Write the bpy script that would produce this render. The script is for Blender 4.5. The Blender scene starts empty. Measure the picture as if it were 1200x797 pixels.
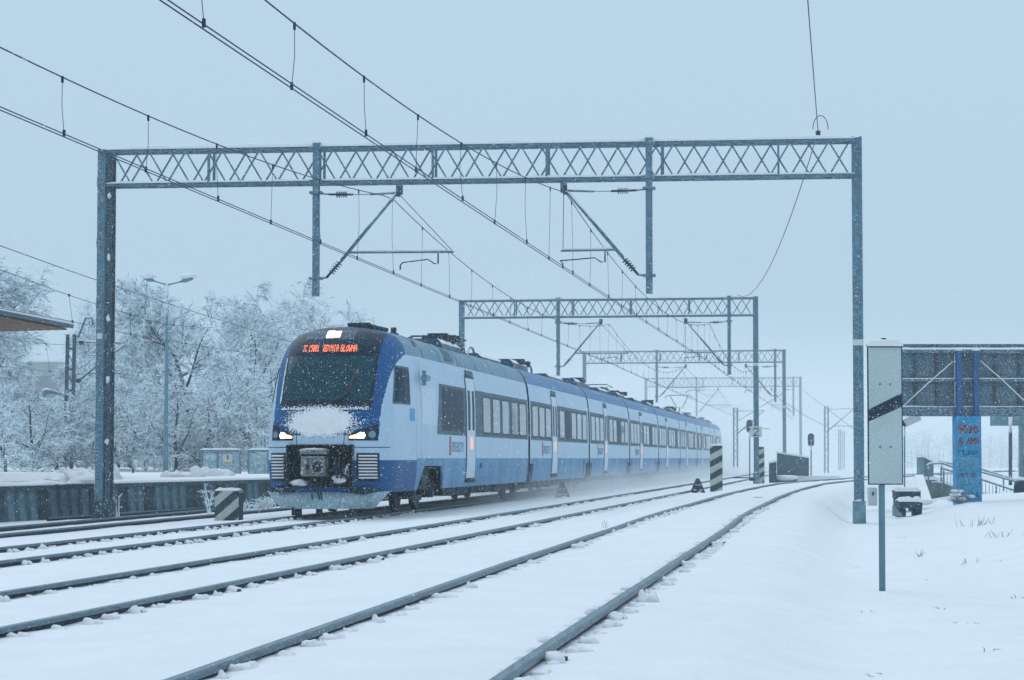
import bpy, math, random
from mathutils import Vector, Matrix, noise

R = math.radians
scene = bpy.context.scene
C = scene.collection

# ------------------------------------------------------------------ camera
F, CX, CY, HORIZON, CAMZ = 2750.0, 600.0, 398.5, 537.0, 1.23   # photo is 1200 x 797 px
PITCH = math.atan((HORIZON - CY) / F)
cam_data = bpy.data.cameras.new('camera')
cam = bpy.data.objects.new('camera', cam_data)
C.objects.link(cam)
cam.location = (0, 0, CAMZ)
cam.rotation_euler = (R(90) + PITCH, 0, 0)
cam_data.sensor_width = 36
cam_data.lens = F / 1200 * 36
cam_data.clip_start = 0.5
cam_data.clip_end = 4000
scene.camera = cam

# ------------------------------------------------------------------ sky, sun, exposure
SUN_EL, SUN_ROT = R(48), R(150)
world = bpy.data.worlds.new('World')
scene.world = world
world.use_nodes = True
wn = world.node_tree
wn.nodes.clear()
w_out = wn.nodes.new('ShaderNodeOutputWorld')
w_bg = wn.nodes.new('ShaderNodeBackground')
w_bg.inputs['Strength'].default_value = 0.10
w_sky = wn.nodes.new('ShaderNodeTexSky')
w_sky.sky_type = 'NISHITA'
w_sky.sun_disc = False
w_sky.sun_elevation = SUN_EL
w_sky.sun_rotation = SUN_ROT
w_sky.dust_density = 6
w_tc = wn.nodes.new('ShaderNodeTexCoord')
w_sep = wn.nodes.new('ShaderNodeSeparateXYZ')
wn.links.new(w_tc.outputs['Generated'], w_sep.inputs[0])
w_ramp = wn.nodes.new('ShaderNodeMapRange')       # overcast: brighter towards the zenith
w_ramp.inputs['From Min'].default_value = 0.0
w_ramp.inputs['From Max'].default_value = 1.0
w_ramp.inputs['To Min'].default_value = 1.0
w_ramp.inputs['To Max'].default_value = 1.3
wn.links.new(w_sep.outputs['Z'], w_ramp.inputs['Value'])
w_col = wn.nodes.new('ShaderNodeVectorMath')
w_col.operation = 'SCALE'
w_col.inputs[0].default_value = (4.85, 6.5, 7.95)
wn.links.new(w_ramp.outputs[0], w_col.inputs['Scale'])
w_mix = wn.nodes.new('ShaderNodeMix')
w_mix.data_type = 'RGBA'
w_mix.inputs['Factor'].default_value = 0.94
wn.links.new(w_sky.outputs[0], w_mix.inputs['A'])
wn.links.new(w_col.outputs[0], w_mix.inputs['B'])
wn.links.new(w_mix.outputs['Result'], w_bg.inputs['Color'])
wn.links.new(w_bg.outputs[0], w_out.inputs['Surface'])

sun_data = bpy.data.lights.new('sun', 'SUN')
sun_data.energy = 1.0
sun_data.angle = R(60)
sun_data.color = (0.95, 0.98, 1.0)
sun = bpy.data.objects.new('sun', sun_data)
C.objects.link(sun)
sun.rotation_euler = (R(90) - SUN_EL, 0, R(180) - SUN_ROT + R(180))

scene.view_settings.view_transform = 'Standard'
scene.view_settings.look = 'None'
scene.view_settings.gamma = 1.0
scene.view_settings.exposure = 0.0
scene.view_settings.use_curve_mapping = False
scene.render.engine = 'CYCLES'
cy = scene.cycles
cy.use_denoising = True
cy.use_adaptive_sampling = True
cy.adaptive_threshold = 0.02
cy.max_bounces = 6
cy.diffuse_bounces = 3
cy.glossy_bounces = 2
cy.transmission_bounces = 2
cy.volume_bounces = 4
cy.transparent_max_bounces = 6
cy.caustics_reflective = False
cy.caustics_refractive = False

# ------------------------------------------------------------------ helpers
def at(u, v, Y):
    """point at world depth Y seen at photo pixel (u, v)"""
    a, b = (u - CX) / F, (CY - v) / F
    cp, sp = math.cos(PITCH), math.sin(PITCH)
    d = Vector((a, cp - b * sp, sp + b * cp))
    return Vector((0, 0, CAMZ)) + d * (Y / d.y)


def lerp(a, b, t):
    return a + (b - a) * t


def curve(pts):
    """smooth (Catmull-Rom) function through (x, y) knots"""
    xs = [p[0] for p in pts]
    ys = [p[1] for p in pts]
    n = len(pts)
    m = []
    for i in range(n):
        a, b = max(i - 1, 0), min(i + 1, n - 1)
        m.append((ys[b] - ys[a]) / (xs[b] - xs[a]))
    def f(x):
        if x <= xs[0]:
            return ys[0] + m[0] * (x - xs[0])
        if x >= xs[-1]:
            return ys[-1] + m[-1] * (x - xs[-1])
        i = 0
        while x > xs[i + 1]:
            i += 1
        h = xs[i + 1] - xs[i]
        t = (x - xs[i]) / h
        return ((2 * t**3 - 3 * t**2 + 1) * ys[i] + (t**3 - 2 * t**2 + t) * h * m[i]
                + (-2 * t**3 + 3 * t**2) * ys[i + 1] + (t**3 - t**2) * h * m[i + 1])
    return f


def linear(pts):
    def f(x):
        if x <= pts[0][0]:
            return pts[0][1]
        for (a, b), (c, d) in zip(pts, pts[1:]):
            if x <= c:
                return lerp(b, d, (x - a) / (c - a))
        return pts[-1][1]
    return f


class MB:
    """collects faces for one mesh"""
    def __init__(s):
        s.v, s.f, s.m, s.sm = [], [], [], []

    def face(s, pts, mi=0, smooth=False):
        n = len(s.v)
        s.v += [tuple(p) for p in pts]
        s.f.append(tuple(range(n, n + len(pts))))
        s.m.append(mi)
        s.sm.append(smooth)

    def hexa(s, p, mi=0):
        n = len(s.v)
        s.v += [tuple(q) for q in p]
        for f in ((0, 3, 2, 1), (4, 5, 6, 7), (0, 1, 5, 4), (1, 2, 6, 5), (2, 3, 7, 6), (3, 0, 4, 7)):
            s.f.append(tuple(n + i for i in f))
            s.m.append(mi)
            s.sm.append(False)

    def box(s, c, d, mi=0, M=None):
        x, y, z = d[0] / 2, d[1] / 2, d[2] / 2
        p = [Vector((a, b, e)) for e in (-z, z) for a, b in ((-x, -y), (x, -y), (x, y), (-x, y))]
        if M is not None:
            p = [M @ q for q in p]
        s.hexa([q + Vector(c) for q in p], mi)

    def bar(s, a, b, w, h, mi=0, up=(0, 0, 1)):
        a, b = Vector(a), Vector(b)
        d = (b - a).normalized()
        x = d.cross(Vector(up))
        if x.length < 1e-4:
            x = d.cross(Vector((0, 1, 0)))
        x.normalize()
        y = x.cross(d).normalized()
        x, y = x * w / 2, y * h / 2
        s.hexa([a - x - y, a + x - y, a + x + y, a - x + y, b - x - y, b + x - y, b + x + y, b - x + y], mi)

    def tube(s, pts, r, n=6, mi=0, caps=True, smooth=True):
        pts = [Vector(p) for p in pts]
        if not isinstance(r, (list, tuple)):
            r = [r] * len(pts)
        rings = []
        px = None
        for i, p in enumerate(pts):
            d = (pts[min(i + 1, len(pts) - 1)] - pts[max(i - 1, 0)])
            if d.length < 1e-9:
                d = Vector((0, 0, 1))
            d.normalize()
            if px is None:
                px = d.cross(Vector((0, 0, 1)))
                if px.length < 1e-3:
                    px = d.cross(Vector((0, 1, 0)))
            px = (px - d * px.dot(d))
            px.normalize()
            py = d.cross(px)
            k = len(s.v)
            for j in range(n):
                t = 2 * math.pi * j / n
                s.v.append(tuple(p + (px * math.cos(t) + py * math.sin(t)) * r[i]))
            rings.append(k)
        for a, b in zip(rings, rings[1:]):
            for j in range(n):
                s.f.append((a + j, a + (j + 1) % n, b + (j + 1) % n, b + j))
                s.m.append(mi)
                s.sm.append(smooth)
        if caps:
            for k, rev in ((rings[0], True), (rings[-1], False)):
                q = tuple(range(k, k + n))
                s.f.append(q[::-1] if rev else q)
                s.m.append(mi)
                s.sm.append(False)

    def cyl(s, a, b, r, n=12, mi=0):
        s.tube([a, b], r, n, mi)

    def grid(s, rows, mi=0, smooth=True, closed=False):
        k = len(s.v)
        w = len(rows[0])
        for row in rows:
            s.v += [tuple(p) for p in row]
        for i in range(len(rows) - 1):
            for j in range(w if closed else w - 1):
                j2 = (j + 1) % w
                s.f.append((k + i * w + j, k + i * w + j2, k + (i + 1) * w + j2, k + (i + 1) * w + j))
                s.m.append(mi(i, j) if callable(mi) else mi)
                s.sm.append(smooth)

    def prism(s, poly, offset, mi=0):
        """closed polygon extruded by a vector"""
        off = Vector(offset)
        a = [Vector(p) for p in poly]
        b = [p + off for p in a]
        s.face(a[::-1], mi)
        s.face(b, mi)
        for i in range(len(a)):
            j = (i + 1) % len(a)
            s.face([a[i], a[j], b[j], b[i]], mi)

    def blob(s, c, d, rng, mi=0, rough=0.25, nu=8, nv=5, dome=False):
        """lumpy rounded lump, d = full sizes"""
        rows = []
        seed = rng.random() * 90
        for i in range(nv + 1):
            ph = (math.pi / 2 if dome else math.pi) * i / nv
            row = []
            for j in range(nu):
                th = 2 * math.pi * j / nu
                q = Vector((math.sin(ph) * math.cos(th), math.sin(ph) * math.sin(th), math.cos(ph)))
                k = 1 + rough * noise.noise(q * 1.7 + Vector((seed, 0, 0)))
                row.append((c[0] + q.x * k * d[0] / 2, c[1] + q.y * k * d[1] / 2, c[2] + q.z * k * d[2] / 2))
            rows.append(row[::-1])
        s.grid(rows, mi, True, True)

    def mesh(s, name, mats):
        me = bpy.data.meshes.new(name)
        me.from_pydata(s.v, [], s.f)
        for m in (mats if isinstance(mats, (list, tuple)) else [mats]):
            me.materials.append(m)
        me.polygons.foreach_set('material_index', s.m)
        me.polygons.foreach_set('use_smooth', s.sm)
        me.update()
        return me

    def build(s, name, mats, parent=None, **kw):
        return obj(name, s.mesh(name, mats), parent, **kw)


def obj(name, me, parent=None, loc=None, rot=None, scale=None, local=False):
    o = bpy.data.objects.new(name, me)
    C.objects.link(o)
    if loc is not None:
        o.location = loc
    if rot is not None:
        o.rotation_euler = rot
    if scale is not None:
        o.scale = scale
    if parent is not None:
        o.parent = parent
        if not local:
            M = Matrix.Identity(4)
            p = parent
            chain = []
            while p is not None:
                chain.append(p.matrix_parent_inverse @ p.matrix_basis)
                p = p.parent
            for m in reversed(chain):
                M = M @ m
            o.matrix_parent_inverse = M.inverted()
    return o


def empty(name, loc, rz=0.0):
    o = bpy.data.objects.new(name, None)
    C.objects.link(o)
    o.empty_display_size = 0.2
    o.location = loc
    o.rotation_euler = (0, 0, rz)
    return o


def tag(o, label=None, cat=None, group=None, kind=None):
    if label:
        o['label'] = label
    if cat:
        o['category'] = cat
    if group:
        o['group'] = group
    if kind:
        o['kind'] = kind
    return o


# ------------------------------------------------------------------ materials
SNOW_COL = (0.80, 0.805, 0.82)

def pm(name, col, rough=0.6, var=0.15, scale=6.0, metal=0.0, snow=None, bump=0.0, bump_scale=40.0,
       spec=0.5, dust=0.0, dust_scale=25.0, emit=None, coat=0.0, detail=4.0, streak=False, tint=True, stain=None, stain_scale=2.0):
    def cold(c):                                        # teal cast of the shadows put into dark base colours
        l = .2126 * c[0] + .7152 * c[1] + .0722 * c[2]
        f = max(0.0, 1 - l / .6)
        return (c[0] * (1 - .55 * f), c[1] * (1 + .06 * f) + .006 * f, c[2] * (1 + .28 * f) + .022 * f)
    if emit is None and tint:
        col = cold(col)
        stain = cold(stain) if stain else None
    m = bpy.data.materials.new(name)
    m.use_nodes = True
    nt = m.node_tree
    N, L = nt.nodes, nt.links
    b = N['Principled BSDF']
    b.inputs['Roughness'].default_value = rough
    b.inputs['Metallic'].default_value = metal
    b.inputs['Specular IOR Level'].default_value = spec
    b.inputs['Coat Weight'].default_value = coat
    tc = N.new('ShaderNodeTexCoord')
    nz = N.new('ShaderNodeTexNoise')
    nz.inputs['Scale'].default_value = scale
    nz.inputs['Detail'].default_value = detail
    if streak:
        sm_ = N.new('ShaderNodeMapping')
        sm_.inputs['Scale'].default_value = (1, 0.012, 1)
        L.new(tc.outputs['Object'], sm_.inputs[0])
        L.new(sm_.outputs[0], nz.inputs['Vector'])
    else:
        L.new(tc.outputs['Object'], nz.inputs['Vector'])
    mr = N.new('ShaderNodeMapRange')
    mr.inputs['From Min'].default_value = 0.3
    mr.inputs['From Max'].default_value = 0.7
    mr.inputs['To Min'].default_value = 1 - var
    mr.inputs['To Max'].default_value = 1 + var
    L.new(nz.outputs['Fac'], mr.inputs['Value'])
    sc = N.new('ShaderNodeVectorMath')
    sc.operation = 'SCALE'
    sc.inputs[0].default_value = col
    L.new(mr.outputs[0], sc.inputs['Scale'])
    cur = sc.outputs[0]
    def mix(fac, c):
        nonlocal cur
        mx = N.new('ShaderNodeMix')
        mx.data_type = 'RGBA'
        L.new(fac, mx.inputs['Factor'])
        L.new(cur, mx.inputs['A'])
        mx.inputs['B'].default_value = (*c, 1)
        cur = mx.outputs['Result']
    if stain:
        n3 = N.new('ShaderNodeTexNoise')
        n3.inputs['Scale'].default_value = stain_scale
        n3.inputs['Detail'].default_value = 6
        mp = N.new('ShaderNodeMapping')
        mp.inputs['Scale'].default_value = (1, 1, 0.25)
        L.new(tc.outputs['Object'], mp.inputs[0])
        L.new(mp.outputs[0], n3.inputs['Vector'])
        r3 = N.new('ShaderNodeMapRange')
        r3.inputs['From Min'].default_value = 0.48
        r3.inputs['From Max'].default_value = 0.68
        L.new(n3.outputs['Fac'], r3.inputs['Value'])
        mix(r3.outputs[0], stain)
    if dust > 0:                                        # wind-blown snow stuck to the surface
        n2 = N.new('ShaderNodeTexNoise')
        n2.inputs['Scale'].default_value = dust_scale
        n2.inputs['Detail'].default_value = 8
        L.new(tc.outputs['Object'], n2.inputs['Vector'])
        r2 = N.new('ShaderNodeMapRange')
        r2.inputs['From Min'].default_value = 0.62 - dust * 0.25
        r2.inputs['From Max'].default_value = 0.72 - dust * 0.05
        r2.inputs['To Max'].default_value = 0.8
        L.new(n2.outputs['Fac'], r2.inputs['Value'])
        mix(r2.outputs[0], SNOW_COL)
    if snow is not None:                                # snow lying on faces that look up
        ge = N.new('ShaderNodeNewGeometry')
        sp = N.new('ShaderNodeSeparateXYZ')
        L.new(ge.outputs['Normal'], sp.inputs[0])
        ad = N.new('ShaderNodeMath')
        ad.operation = 'MULTIPLY_ADD'
        L.new(nz.outputs['Fac'], ad.inputs[0])
        ad.inputs[1].default_value = 0.5
        L.new(sp.outputs['Z'], ad.inputs[2])
        r4 = N.new('ShaderNodeMapRange')
        r4.inputs['From Min'].default_value = snow + 0.2
        r4.inputs['From Max'].default_value = snow + 0.4
        L.new(ad.outputs[0], r4.inputs['Value'])
        mix(r4.outputs[0], SNOW_COL)
    L.new(cur, b.inputs['Base Color'])
    if bump > 0:
        nb = N.new('ShaderNodeTexNoise')
        nb.inputs['Scale'].default_value = bump_scale
        nb.inputs['Detail'].default_value = 9
        nb.inputs['Roughness'].default_value = 0.62
        L.new(tc.outputs['Object'], nb.inputs['Vector'])
        bp = N.new('ShaderNodeBump')
        bp.inputs['Strength'].default_value = bump
        bp.inputs['Distance'].default_value = 0.03
        L.new(nb.outputs['Fac'], bp.inputs['Height'])
        L.new(bp.outputs[0], b.inputs['Normal'])
    if emit:
        b.inputs['Emission Color'].default_value = (*emit[0], 1)
        b.inputs['Emission Strength'].default_value = emit[1]
    return m


M = {}
M['snow'] = pm('fresh_snow', SNOW_COL, 0.95, 0.03, 1.5, bump=0.8, bump_scale=9, spec=0.15)
M['snow_fine'] = pm('packed_snow', SNOW_COL, 0.95, 0.04, 12, bump=0.3, bump_scale=60, spec=0.15)
M['flake'] = pm('snow_flake', (0.92, 0.94, 0.96), 0.9, 0.0, spec=0.1)
M['rail'] = pm('rail_steel', (0.016, 0.02, 0.024), 0.6, 0.35, 9, dust=0.08, dust_scale=90, spec=0.2)
M['rail_head'] = pm('rail_head_steel', (0.085, 0.10, 0.11), 0.4, 0.5, 45, metal=0.2, dust=0.08, dust_scale=70, streak=True)
M['clip'] = pm('rail_clip_iron', (0.04, 0.045, 0.05), 0.6, 0.2)
M['steel'] = pm('galvanised_steel', (0.085, 0.14, 0.17), 0.55, 0.25, 5, snow=0.4, dust=0.36, dust_scale=42)
M['dark_steel'] = pm('dark_steel', (0.045, 0.055, 0.06), 0.6, 0.3, 4, snow=0.45, dust=0.2, dust_scale=30, stain=(0.075, 0.055, 0.04), stain_scale=3)
M['wire'] = pm('copper_wire_dark', (0.012, 0.018, 0.028), 0.6, 0.1)
M['insulator'] = pm('brown_insulator', (0.03, 0.032, 0.036), 0.35, 0.1, snow=0.6)
M['white_band'] = pm('white_paint_band', (0.62, 0.64, 0.64), 0.6, 0.1)
M['concrete'] = pm('wet_concrete', (0.19, 0.22, 0.225), 0.85, 0.35, 3, bump=0.3, bump_scale=30, stain=(0.055, 0.07, 0.075), stain_scale=2.5, dust=0.14, dust_scale=50)
M['concrete_dark'] = pm('dark_concrete', (0.055, 0.06, 0.06), 0.85, 0.3, 4, bump=0.3, stain=(0.03, 0.035, 0.035), dust=0.12)
M['concrete_warm'] = pm('tan_concrete', (0.22, 0.19, 0.14), 0.9, 0.3, 3, bump=0.3, stain=(0.12, 0.10, 0.08), dust=0.1)
M['mesh_panel'] = pm('speckled_panel', (0.085, 0.085, 0.085), 0.85, 0.35, 30, dust=0.32, dust_scale=60)
M['hazard_pale'] = pm('pale_yellow_paint', (0.50, 0.49, 0.40), 0.6, 0.12, 5, dust=0.12)
M['hazard_black'] = pm('black_paint', (0.008, 0.014, 0.020), 0.55, 0.2, 8, dust=0.1, dust_scale=80)
M['sign_face'] = pm('sign_face', (0.47, 0.52, 0.51), 0.5, 0.06, 2, dust=0.25, dust_scale=70)
M['billboard'] = pm('billboard_back', (0.065, 0.105, 0.125), 0.6, 0.3, 2.5, dust=0.42, dust_scale=45, stain=(0.04, 0.07, 0.085))
M['blue_post'] = pm('blue_post_paint', (0.002, 0.075, 0.20), 0.55, 0.2, 4, dust=0.14, dust_scale=60)
M['blue_pillar'] = pm('blue_pillar_paint', (0.0, 0.24, 0.47), 0.6, 0.15, 5, dust=0.12, dust_scale=60, tint=False)
M['graffiti_red'] = pm('red_spray', (0.30, 0.05, 0.035), 0.7, 0.2, tint=False)
M['graffiti_pale'] = pm('pale_spray', (0.34, 0.38, 0.30), 0.7, 0.2)
M['graffiti_dark'] = pm('dark_spray', (0.03, 0.06, 0.12), 0.7, 0.2)
M['galv_rail'] = pm('handrail_steel', (0.17, 0.21, 0.23), 0.5, 0.1, snow=0.5)
M['lamp_post'] = pm('lamp_post_steel', (0.16, 0.22, 0.25), 0.5, 0.15, snow=0.5)
M['wood_brown'] = pm('brown_slat_wood', (0.24, 0.10, 0.06), 0.7, 0.35, 6, tint=False)
M['canopy_trim'] = pm('canopy_fascia', (0.03, 0.045, 0.055), 0.5, 0.15, snow=0.6, dust=0.1)
M['brick'] = pm('brown_facade', (0.24, 0.17, 0.15), 0.8, 0.1, tint=False)
M['facade'] = pm('pale_facade', (0.42, 0.42, 0.40), 0.8, 0.1)
M['far_glass'] = pm('facade_window_glass', (0.06, 0.07, 0.08), 0.2, 0.1)
M['bark'] = pm('snowy_bark', (0.028, 0.042, 0.052), 0.9, 0.3, 8, snow=0.2)
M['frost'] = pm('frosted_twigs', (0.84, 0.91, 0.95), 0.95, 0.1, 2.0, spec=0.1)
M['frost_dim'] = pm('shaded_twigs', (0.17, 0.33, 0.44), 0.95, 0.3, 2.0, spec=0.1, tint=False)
M['straw'] = pm('dry_straw', (0.10, 0.095, 0.08), 0.9, 0.3, snow=0.6)
# train
M['t_blue'] = pm('deep_blue_paint', (0.0, 0.080, 0.25), 0.5, 0.1, 2, dust=0.03, dust_scale=45, spec=0.15, tint=False)
M['t_skirt'] = pm('snow_dusted_blue_paint', (0.05, 0.215, 0.41), 0.5, 0.2, 1.0, dust=0.3, dust_scale=26, stain=(0.17, 0.34, 0.54), stain_scale=.7, spec=0.2, tint=False)
M['t_white'] = pm('pale_coach_paint', (0.41, 0.57, 0.71), 0.4, 0.06, 1.2, dust=0.1, dust_scale=22, stain=(0.46, 0.60, 0.74), stain_scale=.6, tint=False)
M['t_roof'] = pm('grey_roof_paint', (0.15, 0.21, 0.26), 0.5, 0.12, 2, dust=0.25, dust_scale=24)
M['t_roof_blue'] = pm('blue_roof_paint', (0.05, 0.14, 0.28), 0.5, 0.12, 2, dust=0.25, dust_scale=22)
M['t_black'] = pm('black_glazed_panel', (0.003, 0.012, 0.018), 0.4, 0.2, 3, dust=0.04, dust_scale=70, spec=0.08)
M['t_glass'] = pm('windscreen_glass', (0.0, 0.04, 0.065), 0.1, 0.1, 2, spec=0.12, dust=0.04, dust_scale=60, tint=False)
M['t_window'] = pm('coach_window_glass', (0.03, 0.045, 0.055), 0.05, 0.1, 2, spec=0.8)
M['t_band'] = pm('window_band_grey', (0.055, 0.08, 0.09), 0.5, 0.12, 3, dust=0.2, dust_scale=30, spec=0.15)
M['t_window_dark'] = pm('tinted_window_glass', (0.008, 0.022, 0.03), 0.4, 0.3, 2, spec=0.04)
M['t_window_pale'] = pm('curtained_window_glass', (0.16, 0.21, 0.24), 0.12, 0.25, 1.5, spec=0.7)
M['t_frame'] = pm('window_rubber', (0.02, 0.022, 0.025), 0.6, 0.1)
M['t_door'] = pm('door_paint', (0.52, 0.64, 0.76), 0.35, 0.06, 2, dust=0.12, dust_scale=20, tint=False)
M['t_under'] = pm('dirty_underframe', (0.006, 0.009, 0.012), 0.8, 0.4, 5, dust=0.2, dust_scale=22)
M['t_steel'] = pm('coupler_steel', (0.17, 0.18, 0.18), 0.5, 0.3, 9, metal=0.3, snow=0.35, dust=0.3, dust_scale=14, tint=False)
M['t_plough'] = pm('snow_plough_paint', (0.34, 0.40, 0.42), 0.55, 0.2, 3, dust=0.4, dust_scale=18)
M['t_bellows'] = pm('gangway_bellows', (0.012, 0.016, 0.02), 0.8, 0.2, dust=0.12)
M['t_unit'] = pm('roof_unit_grey', (0.06, 0.085, 0.10), 0.6, 0.25, 4, snow=0.4, dust=0.25, dust_scale=12)
M['t_red'] = pm('red_mark', (0.35, 0.06, 0.06), 0.5, 0.1, tint=False)
M['t_mark'] = pm('grey_lettering', (0.22, 0.26, 0.32), 0.5, 0.1)
M['t_cyan'] = pm('cyan_sticker', (0.10, 0.32, 0.50), 0.5, 0.2)
M['lamp_warm'] = pm('headlamp_glow', (0.9, 0.7, 0.5), 0.4, 0.0, emit=((1.0, 0.55, 0.26), 2.2))
M['lamp_core'] = pm('headlamp_core', (0.9, 0.8, 0.7), 0.4, 0.0, emit=((1.0, 0.80, 0.55), 9.0))
M['lamp_lens'] = pm('lamp_lens_grey', (0.22, 0.25, 0.26), 0.15, 0.2)
M['led'] = pm('orange_led', (0.5, 0.1, 0.03), 0.5, 0.0, emit=((1.0, 0.20, 0.08), 2.2))
M['door_lamp'] = pm('door_lamp_glow', (0.8, 0.4, 0.3), 0.5, 0.0, emit=((1.0, 0.50, 0.36), 0.6))
M['panto_red'] = pm('pantograph_red', (0.25, 0.08, 0.07), 0.6, 0.1, tint=False)
M['signal_dark'] = pm('signal_head_dark', (0.012, 0.018, 0.024), 0.6, 0.1, snow=0.6)
M['plate'] = pm('white_plate', (0.55, 0.57, 0.56), 0.5, 0.08)
M['yellow'] = pm('yellow_strip', (0.45, 0.38, 0.10), 0.5, 0.1, tint=False)

# ------------------------------------------------------------------ 5 x 7 dot letters
FONT = {'I': '1F04040404041F'.replace('1F', '0E'), 'C': '0E11101010110E', '1': '040C040404040E', '5': '1F101E0101110E',
        '0': '0E11131519110E', 'G': '0E11101711110F', 'D': '1E11111111111E', 'Y': '11110A04040404',
        'N': '11191513111111', 'A': '0E11111F111111', 'Ł': '0810181030081F'.replace('30081F', '30101F'), 'Ó': '020E111111110E',
        'W': '1111111515150A', '2': '0E11010204081F', 'P': '1E11111E101010', 'K': '11121418141211',
        'T': '1F040404040404', 'E': '1F10101E10101F', 'R': '1E11111E141211', ' ': '00000000000000'}


def dots(text):
    """(column, row) of every lit dot, row 0 at the bottom"""
    out, x = [], 0
    for ch in text:
        h = FONT[ch]
        for r in range(7):
            bits = int(h[2 * r:2 * r + 2], 16)
            for c in range(5):
                if bits >> (4 - c) & 1:
                    out.append((x + c, 6 - r))
        x += 4 if ch in 'I1 ' and ch == ' ' else 6
    return out, x

# ------------------------------------------------------------------ tracks: centre lines and rail heights
def t0c(Y): return -10.27 + 0.128 * (Y - 43.75)
def t1c(Y): return -3.76 + 0.137 * (Y - 51.3)
def t2c(Y): return 0.72 + 0.1445 * (Y - 49.7)
t3c = curve([(0, -2.35), (10.9, -0.85), (15.5, -0.18), (21.3, 0.68), (30.2, 1.93), (40.4, 3.27), (53, 5.15), (62, 6.62), (72, 8.42),
             (85, 11.05), (100, 14.5), (120, 19.8), (150, 29.5), (190, 45)])
Z0, Z1, Z2 = -0.17, 0.0, 0.10
z3c = linear([(0, 0.165), (10.9, 0.20), (15.5, 0.235), (21.3, 0.28), (28, 0.30), (48, 0.30), (62, 0.35), (78, 0.41), (100, 0.36), (300, 0.36)])
dropc = linear([(0, 0.16), (15, 0.16), (24, 0.20), (55, 0.50), (75, 0.35), (300, 0.3)])
def wallx(Y): return -12.2 + 0.24 * (Y - 55.7)


def ground(X, Y):
    z3 = z3c(Y)
    t0, t1, t2, t3 = t0c(Y), t1c(Y), t2c(Y), t3c(Y)
    k = [(t0 - 3, -0.30), (t0 - 1.2, -0.27), (t0 + 1.2, -0.26), ((t0 + t1) / 2, -0.15), (t1 - 1.4, -0.07), (t1 + 1.4, -0.07),
         (t2 - 1.4, Z2 - 0.065), (t2 + 1.4, Z2 - 0.065)]
    if t3 - t2 > 5.2:
        k += [((t2 + t3) / 2, 0.06)]
    k += [(t3 - 1.3, z3 - 0.045), (t3 + 1.0, z3 - 0.05), (t3 + 1.5, z3 - 0.085), (t3 + 2.5, z3 - 0.13 - dropc(Y)),
          (t3 + 3.6, z3 - 0.12 - dropc(Y)), (t3 + 5.6, 0.12), (t3 + 9, 0.32), (t3 + 30, 0.35)]
    if X <= k[0][0]:
        z = k[0][1]
    elif X >= k[-1][0]:
        z = k[-1][1]
    else:
        for (a, b), (c, d) in zip(k, k[1:]):
            if X <= c:
                t = (X - a) / (c - a)
                z = lerp(b, d, t * t * (3 - 2 * t))
                break
    n = noise.noise(Vector((X * 0.35, Y * 0.22, 3.1))) * 0.018 + noise.noise(Vector((X * 1.6, Y * 0.9, 7.7))) * 0.010
    n += noise.noise(Vector((X * 4.5, Y * 3.1, 2.2))) * 0.009
    for tc_ in (t1, t2, t3):                              # sleepers faintly lift the snow, rails scour it
        u = abs(X - tc_)
        if u < 1.35:
            n += 0.007 * math.cos(2 * math.pi * Y / 0.6) * (1 - u / 1.35)
            e = abs(u - 0.753)
            if e < 0.16:
                n -= 0.012 * (1 - e / 0.16)
            n = min(n, 0.035)
    u3 = X - t3
    if u3 > 1.5:
        n += noise.noise(Vector((X * 0.5, Y * 0.25, 1.3))) * 0.06 * min(1, (u3 - 1.5) / 2)
    return z + n


# snow sheet: fine strips between the tracks, coarse far away
Ys = []
y = -4.0
while y < 330:
    Ys.append(y)
    y += max(0.12, abs(y) * 0.011) if y > 6 else 1.0
rows = []
for y in Ys:
    row = []
    t0, t1, t2, t3 = t0c(y), t1c(y), t2c(y), t3c(y)
    knots = [(-400, 2), (-60, 3), (t0 - 8, 6), (t0 - 1.2, 6), (t0 + 1.2, 8), (t1 - 1.4, 14), (t1 + 1.4, 12), (t2 - 1.4, 20), (t2 + 1.4, 22),
             (t3 - 1.3, 24), (t3 + 1.3, 24), (t3 + 4, 24), (t3 + 12, 5), (max(t3 + 40, 80), 2), (500, 0)]
    for (a, n), (b, _) in zip(knots, knots[1:]):
        for i in range(n):
            X = lerp(a, b, i / n)
            row.append((X, y, ground(X, y)))
    row.append((500, y, 0.35))
    rows.append(row)
last = rows[-1]
rows.append([(p[0] * 4, 1600, p[2]) for p in last])
g = MB()
g.grid(rows, 0, True)
tag(g.build('snow_ground', M['snow']), 'fresh snow covering the ground between and beside the tracks', kind='structure')

# ------------------------------------------------------------------ railway tracks
RAIL = [(-0.075, -0.172), (-0.075, -0.160), (-0.012, -0.140), (-0.009, -0.048), (-0.036, -0.036), (-0.036, -0.008), (-0.028, 0.0),
        (0.028, 0.0), (0.036, -0.008), (0.036, -0.036), (0.009, -0.048), (0.012, -0.140), (0.075, -0.160), (0.075, -0.172)]


def rail(parent, fx, fz, y0, y1, off, name='rail'):
    mb = MB()
    rws = []
    y = y0
    while True:
        e = 0.5
        d = Vector((fx(y + e) - fx(y - e), 2 * e, 0)).normalized()
        nrm = Vector((d.y, -d.x, 0))
        c = Vector((fx(y), y, fz(y))) + nrm * off
        rws.append([c + nrm * a + Vector((0, 0, b)) for a, b in RAIL])
        if y >= y1:
            break
        y = min(y1, y + max(0.8, y * 0.03))
    head = set(range(4, 9))
    mb.grid(rws, lambda i, j: 1 if j in head else 0, False)
    return mb.build(name, [M['rail'], M['rail_head']], parent)


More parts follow.
